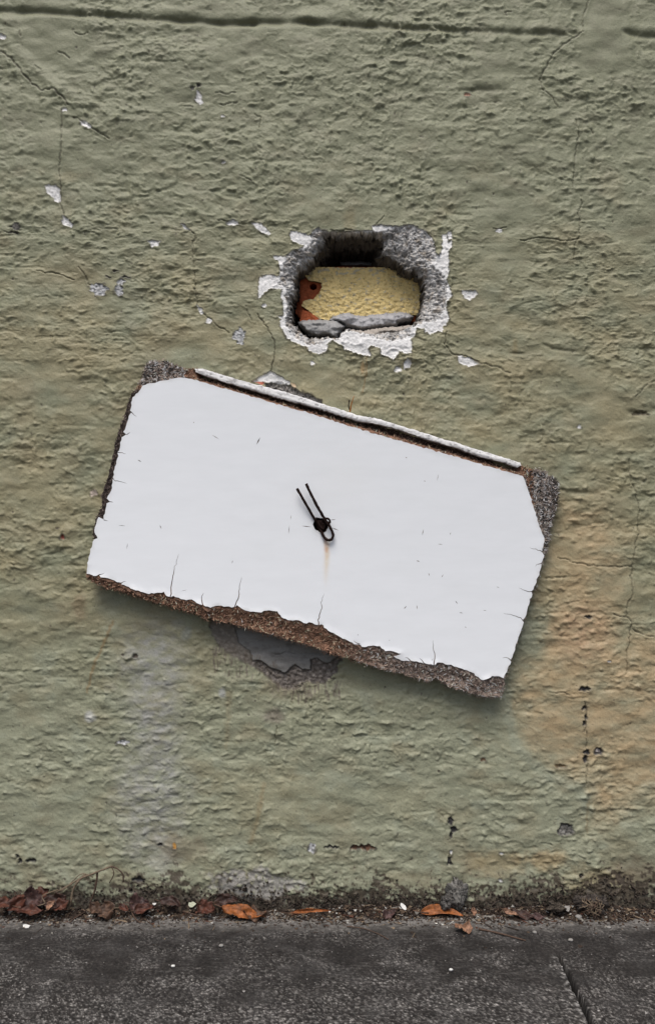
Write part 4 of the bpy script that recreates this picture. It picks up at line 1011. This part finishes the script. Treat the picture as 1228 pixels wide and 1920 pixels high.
# ------------------------------------------------------------------ leaves
def leaf(label, u, v, length, width, head, tilt, m, d=None, curl=.2, cup=.25, roll=0, seed=0, tip=1.0, wav=.12, ragged=.08, pitch=0, edge=.34):
    """length,width in photo pixels; head = direction on the ground in degrees; tilt = how far it leans up to face the viewer"""
    r = random.Random(seed + 50); nl_, nw = 26, 10; twist = r.uniform(-.7, .7); bend = r.uniform(-1, 1); wav = wav * 1.6 + .12; ragged = ragged + .04
    def lfn(a, b): return float(perlin(np.array([a]), np.array([b]), 400)[0])
    if d is None: d = D * (1 - (BASE - CV) / (v - CV)) if v > BASE else .012
    k = S * (D - d) / D; L = length * k; W = width * k * .5
    V3, F = [], []
    for i in range(nl_ + 1):
        t = i / nl_; w = W * (math.sin(math.pi * min(1, t ** .85)) ** .75) * (1 - .25 * t * tip) + W * .02
        for j in range(nw + 1):
            s = -1 + 2 * j / nw; ww = w * (1 + edge * lfn(t * 5 + seed, s * .8 + 7) + (r.uniform(-ragged, ragged) if abs(s) > .99 else 0))
            x = (t - .5) * L; y = s * ww + .12 * L * bend * math.sin(math.pi * t)
            z = cup * abs(s) ** 1.15 * w + curl * L * ((t - .5) ** 2) * 1.2 + wav * W * (math.sin(t * 9 + s * 2.2 + seed) * abs(s) + .9 * lfn(t * 4 + seed * 3.1, s * 1.6)) + twist * s * w * (t - .5) * 2 - .00045 * math.exp(-(s * 5) ** 2)
            V3.append(Vector((x, y, z)))
    n = len(V3)
    V3 += [q - Vector((0, 0, .0003)) for q in V3]
    for i in range(nl_):
        for j in range(nw):
            a = i * (nw + 1) + j; F.append((a, a + nw + 1, a + nw + 2, a + 1)); F.append((n + a, n + a + 1, n + a + nw + 2, n + a + nw + 1))
    rim = [j for j in range(nw + 1)] + [i * (nw + 1) + nw for i in range(1, nl_ + 1)] + [nl_ * (nw + 1) + j for j in range(nw - 1, -1, -1)] + [i * (nw + 1) for i in range(nl_ - 1, 0, -1)]
    for a, b in zip(rim, rim[1:] + rim[:1]): F.append((a, b, n + b, n + a))
    M = Matrix.Rotation(math.radians(-head), 3, 'Z') @ Matrix.Rotation(math.radians(tilt), 3, 'X') @ Matrix.Rotation(math.radians(pitch), 3, 'Y')
    M = Matrix.Rotation(math.radians(tilt), 3, 'X') @ Matrix.Rotation(math.radians(-head), 3, 'Z') @ Matrix.Rotation(math.radians(pitch), 3, 'Y')
    V3 = [M @ q for q in V3]
    c = Vector(P(u, v, d))
    zmin = min((c + q).z for q in V3); gz = max(.0006, float(dirt_h(np.array([c.x]), np.array([c.y]))[0]) * .6)
    if v > BASE + 8: c.z += gz - zmin
    elif zmin < gz: c.z += gz - zmin
    ymax = max((c + q).y for q in V3)
    if ymax > -.0035: c.y -= ymax + .0035
    me = bpy.data.meshes.new('leaf'); me.from_pydata([tuple(q) for q in V3], [], F)
    for p in me.polygons: p.use_smooth = True
    root = link('leaf', me, LM[m]); root.location = c
    tag(root, label, 'leaf', 'dry leaves along the foot of the wall')
    # stalk
    e = M @ Vector((-.5 * L, 0, curl * L * .3)); e2 = M @ Vector((-.5 * L - .18 * L, .02 * L, curl * L * .3 + .0008)); e0 = M @ Vector((-.3 * L, 0, curl * L * .05 + .0002))
    st_ = tube('stalk', [e0, e, e2], .0006, LM['umber' if m != 'umber' else 'dark'], seg=5, sub=2)
    st_.parent = root
    return root
leaf('long bright orange leaf with wavy edge lying at centre left on the pavement edge', 456, 1710, 84, 26, 12, 48, 'orange', .022, .06, .3, seed=1, wav=.2, edge=.22)
leaf('dull grey brown leaf tucked under the right end of the long bright orange leaf', 478, 1724, 46, 30, 8, 22, 'umber', None, .05, .1, seed=2)
leaf('dark curled leaf standing behind the left end of the bright orange leaf', 425, 1690, 46, 24, -5, 62, 'dark', .010, .3, .4, seed=3)
leaf('folded rust leaf just left of the bright orange leaf', 388, 1700, 34, 30, 20, 55, 'rust', .018, .3, .6, seed=4)
leaf('long orange brown leaf below the grey mortar lump', 828, 1714, 80, 21, 5, 40, 'orange', .018, .04, .2, seed=5, wav=.0, edge=.07, ragged=0)
leaf('pale crumpled tan leaf on the pavement right of centre', 869, 1749, 34, 30, 18, 8, 'tan', None, .06, .12, seed=6, wav=.1, ragged=.2)
leaf('round umber leaf standing alone in front of the dry stems', 198, 1720, 32, 38, 75, 40, 'umber', .020, .15, .3, seed=7)
leaf('red rust leaf in front of the heap at the far left', 38, 1695, 34, 40, 60, 66, 'rust', .022, .2, .4, seed=8)
leaf('large purple brown leaf in the middle of the heap at the left', 62, 1688, 44, 40, 20, 62, 'purple', .014, .2, .5, seed=9)
leaf('red leaf standing upright at the back of the heap at the left', 78, 1677, 36, 32, -35, 72, 'rust', .008, .4, .5, seed=10)
leaf('flat dark leaf at the left border of the photo', 10, 1694, 40, 26, 4, 40, 'rust', .018, .1, .3, seed=11)
leaf('dark leaf at the right side of the heap at the left', 104, 1686, 44, 30, -12, 58, 'dark', .014, .3, .5, seed=12)
leaf('thin brown leaf lying under the heap at the left', 58, 1706, 52, 22, 8, 30, 'rust', .026, .2, .4, seed=13)
leaf('reddish leaf between the heap and the dry stems', 116, 1697, 34, 22, -25, 50, 'rust', .018, .3, .4, seed=14)
leaf('slim brown leaf pointing down beside the dry stems', 182, 1703, 30, 20, 40, 48, 'umber', .018, .2, .5, seed=15)
leaf('broad purple brown leaf left of the tan crumbs', 262, 1694, 38, 30, 0, 52, 'purple', .012, .2, .4, seed=16)
leaf('narrow rust leaf lying in front of the broad purple brown leaf', 271, 1705, 36, 20, -12, 42, 'rust', .022, .2, .5, seed=17)
leaf('slender dark red leaf under the brown smear on the wall', 320, 1694, 44, 20, 10, 50, 'dark', .014, .15, .3, seed=18)
leaf('dark grey brown leaf lying right of the pale tan leaf', 980, 1722, 42, 20, 24, 30, 'dark', None, .1, .3, seed=19)
leaf('flat red brown leaf scrap just right above the dark grey brown leaf', 1005, 1718, 36, 14, 4, 30, 'purple', .02, .1, .3, seed=20)
leaf('very narrow rolled orange leaf between the two long orange leaves', 582, 1710, 80, 8, -3, 60, 'orange', .020, .05, .9, seed=21)
leaf('brown leaf scrap left of the white paint flake', 730, 1714, 30, 18, -30, 40, 'purple', .018, .3, .3, seed=22)
leaf('tan leaf scrap near the middle of the right litter', 957, 1711, 30, 10, 22, 40, 'tan', .020, .1, .3, seed=23)
leaf('small tan leaf scrap standing left of the right litter', 888, 1709, 16, 10, 80, 60, 'tan', .018, .1, .3, seed=24)
leaf('small rust leaf scrap beside the narrow rust leaf', 233, 1702, 22, 14, 25, 45, 'rust', .016, .2, .4, seed=25)
leaf('pale tan leaf scrap in the heap at the left', 97, 1697, 22, 12, -55, 50, 'tan', .024, .2, .4, seed=26)

# ------------------------------------------------------------------ dry stems and twigs
def GP_(u, v, lift=.0015):
    x, y = gpix(u, v); return (x, y, lift + max(0, float(dirt_h(np.array([x]), np.array([y]))[0])))
stem = thing('dry_plant', 'arching dead weed stems rising from the litter against the wall at the left', 'plant', P(140, 1706, .01))
def W_(*a): return [P(u, v, d) for u, v, d in a]
put(tube('stem', W_((105, 1674, .006), (130, 1660, .010), (150, 1648, .014), (175, 1638, .017), (195, 1630, .018), (209, 1624, .016)), .0011, M_twigp, wob=.25, seed=5), stem)
put(tube('stem', W_((128, 1706, .012), (134, 1690, .014), (138, 1668, .014), (146, 1654, .014), (160, 1640, .014)), .0014, M_twigp, wob=.3, seed=6), stem)
put(tube('stem', W_((209, 1624, .016), (222, 1630, .017), (231, 1640, .016), (232, 1654, .014)), .0008, M_twig, wob=.3, seed=7), stem)
put(tube('stem', W_((170, 1692, .010), (178, 1670, .012), (182, 1650, .014), (183, 1636, .016)), .0012, M_twig, wob=.3, seed=8), stem)
put(tube('stem', W_((209, 1624, .016), (214, 1638, .016), (206, 1655, .013)), .0006, M_twig, wob=.3, seed=9), stem)
put(tube('stem', W_((115, 1670, .008), (125, 1664, .010), (150, 1640, .011), (165, 1640, .012), (175, 1645, .012)), .0006, M_twigp, wob=.3, seed=10), stem)
put(tube('stem', W_((60, 1700, .024), (85, 1694, .020), (80, 1680, .016), (110, 1668, .01)), .0007, M_twigp, wob=.3, seed=11), stem)
def twig(lab, pts, r=.0009, m=M_twig):
    o = tube('twig', pts, r, m, wob=.25, seed=len(lab), seg=6, taper=lambda t: 1.1 - .45 * t)
    tag(o, lab, 'twig', 'twigs lying on the pavement edge')
twig('thin curved twig on the pavement left of the round umber leaf', [GP_(131, 1732), GP_(145, 1722), GP_(160, 1716), GP_(180, 1713)], .0007)
twig('short dark forked twig right of the round umber leaf', [GP_(244, 1712, .004), GP_(252, 1724, .003), GP_(264, 1733)], .0010)
twig('thin twig running down beside the short dark twig', [GP_(262, 1720), GP_(276, 1729), GP_(290, 1739)], .0006)
twig('pale straw lying along the foot of the wall left of centre', [GP_(190, 1713, .003), GP_(215, 1712, .003), GP_(245, 1711, .003)], .0009, M_twigp)
twig('dark twig below the slender dark red leaf', [GP_(342, 1713, .003), GP_(360, 1716), GP_(382, 1721)], .0009)
twig('long straight brown twig on the pavement below the pale tan leaf', [GP_(897, 1744), GP_(930, 1751), GP_(960, 1759), GP_(985, 1766)], .0011)
twig('very fine curved stalk on the pavement at centre', [GP_(650, 1739), GP_(680, 1743), GP_(708, 1753), GP_(728, 1764)], .0006, M_twig)
twig('pale straw leaning in the litter right of the mortar lump', [P(1032, 1718, .016), P(1036, 1706, .012), P(1040, 1694, .010)], .0012, M_twigp)
# roots over the right clod
rt = thing('root_tuft', 'tangle of thin pale roots over the wide clod at the right', 'roots', P(1108, 1700, .02))
for i in range(26):
    u0 = rnd.uniform(1085, 1125); v0 = rnd.uniform(1682, 1700); q = []
    for k in range(4): q.append(P(u0 + k * rnd.uniform(-5, 7), v0 + k * rnd.uniform(3, 9), .017 + .003 * k + rnd.uniform(0, .003)))
    put(tube('root', q, .0005, M_twigp if i % 3 else M_twig, seg=4, sub=3, wob=.2, seed=i), rt)

# ------------------------------------------------------------------ paint flakes and pebbles
def flake(lab, u, v, w, h, lift=.001, tilt=20, m=None, rot=0, group=None):
    c = Vector(GP_(u, v, lift)); V3 = []; n = 9; r = random.Random(int(u))
    for z in (0, .0006):
        for i in range(n):
            a = 2 * math.pi * i / n; k = r.uniform(.7, 1.1) if z == 0 else ks[i]
            if z == 0:
                if i == 0: ks = []
                ks.append(k)
            V3.append(Matrix.Rotation(math.radians(tilt), 3, 'X') @ (Matrix.Rotation(math.radians(rot), 3, 'Z') @ Vector((math.cos(a) * w * S * .5 * k, math.sin(a) * h * S * .5 * k, z + .0008 * math.cos(2 * a)))))
    F = [tuple(range(n))[::-1], tuple(range(n, 2 * n))] + [(i, (i + 1) % n, n + (i + 1) % n, n + i) for i in range(n)]
    me = bpy.data.meshes.new('paint_flake'); me.from_pydata([tuple(q) for q in V3], [], F)
    o = link('paint_flake', me, m or M_flake); o.location = c + Vector((0, 0, .5 * h * S * math.sin(math.radians(tilt)) * .8)); tag(o, lab, 'paint flake', group)
flake('bright white oblong paint flake standing in the litter left of the long orange brown leaf', 756, 1713, 19, 8, .002, 40, rot=-52)
flake('small pale green paint flake left of the bright white oblong flake', 733, 1708, 11, 8, .003, 35, mat('green_flake', (.33, .37, .28)))
flake('white paint flake lying on the pavement near the left border', 51, 1738, 17, 10, .0005, 10, rot=-20)
flake('small white flake at the edge of the litter below the heap of leaves', 95, 1710, 10, 8, .001, 15)
flake('pale greenish paint flake right of the slender dark red leaf', 361, 1712, 14, 14, .003, 35, mat('pale_green_flake', (.42, .44, .34)))
flake('small pale flake right of the purple brown leaf', 290, 1711, 8, 7, .002, 20)
flake('grey white flake at the pavement edge right of the dark leaf', 1063, 1717, 12, 12, .003, 35, M_peb)
def pebble(lab, u, v, s, col=None):
    c = GP_(u, v, s * S * .3); r = np.random.RandomState(int(u)); import bmesh
    bm = bmesh.new(); bmesh.ops.create_icosphere(bm, subdivisions=2, radius=s * S * .5)
    for q in bm.verts: q.co = Vector((q.co.x * 1.15, q.co.y, q.co.z * .7)) * r.uniform(.86, 1.1)
    me = bpy.data.meshes.new('pebble'); bm.to_mesh(me); bm.free()
    for p in me.polygons: p.use_smooth = True
    o = link('pebble', me, M_flake if col else M_peb); o.location = c; tag(o, lab, 'pebble', 'pebbles on the pavement')
pebble('tiny white pebble on the dark pavement at lower left', 325, 1813, 6, 1)
pebble('tiny white pebble on the pavement at lower centre right', 845, 1820, 6, 1)
pebble('round grey pebble below the dark grey brown leaf', 1002, 1750, 7)
pebble('grey pebble left of the top of the pavement joint', 1069, 1765, 8)
pebble('pale pebble in the litter under the clod of roots', 1084, 1722, 11)
pebble('small pale pebble at the right end of the pavement edge', 1141, 1741, 7)
pebble('flat pale pebble at the lower left of the pavement', 415, 1775, 7)
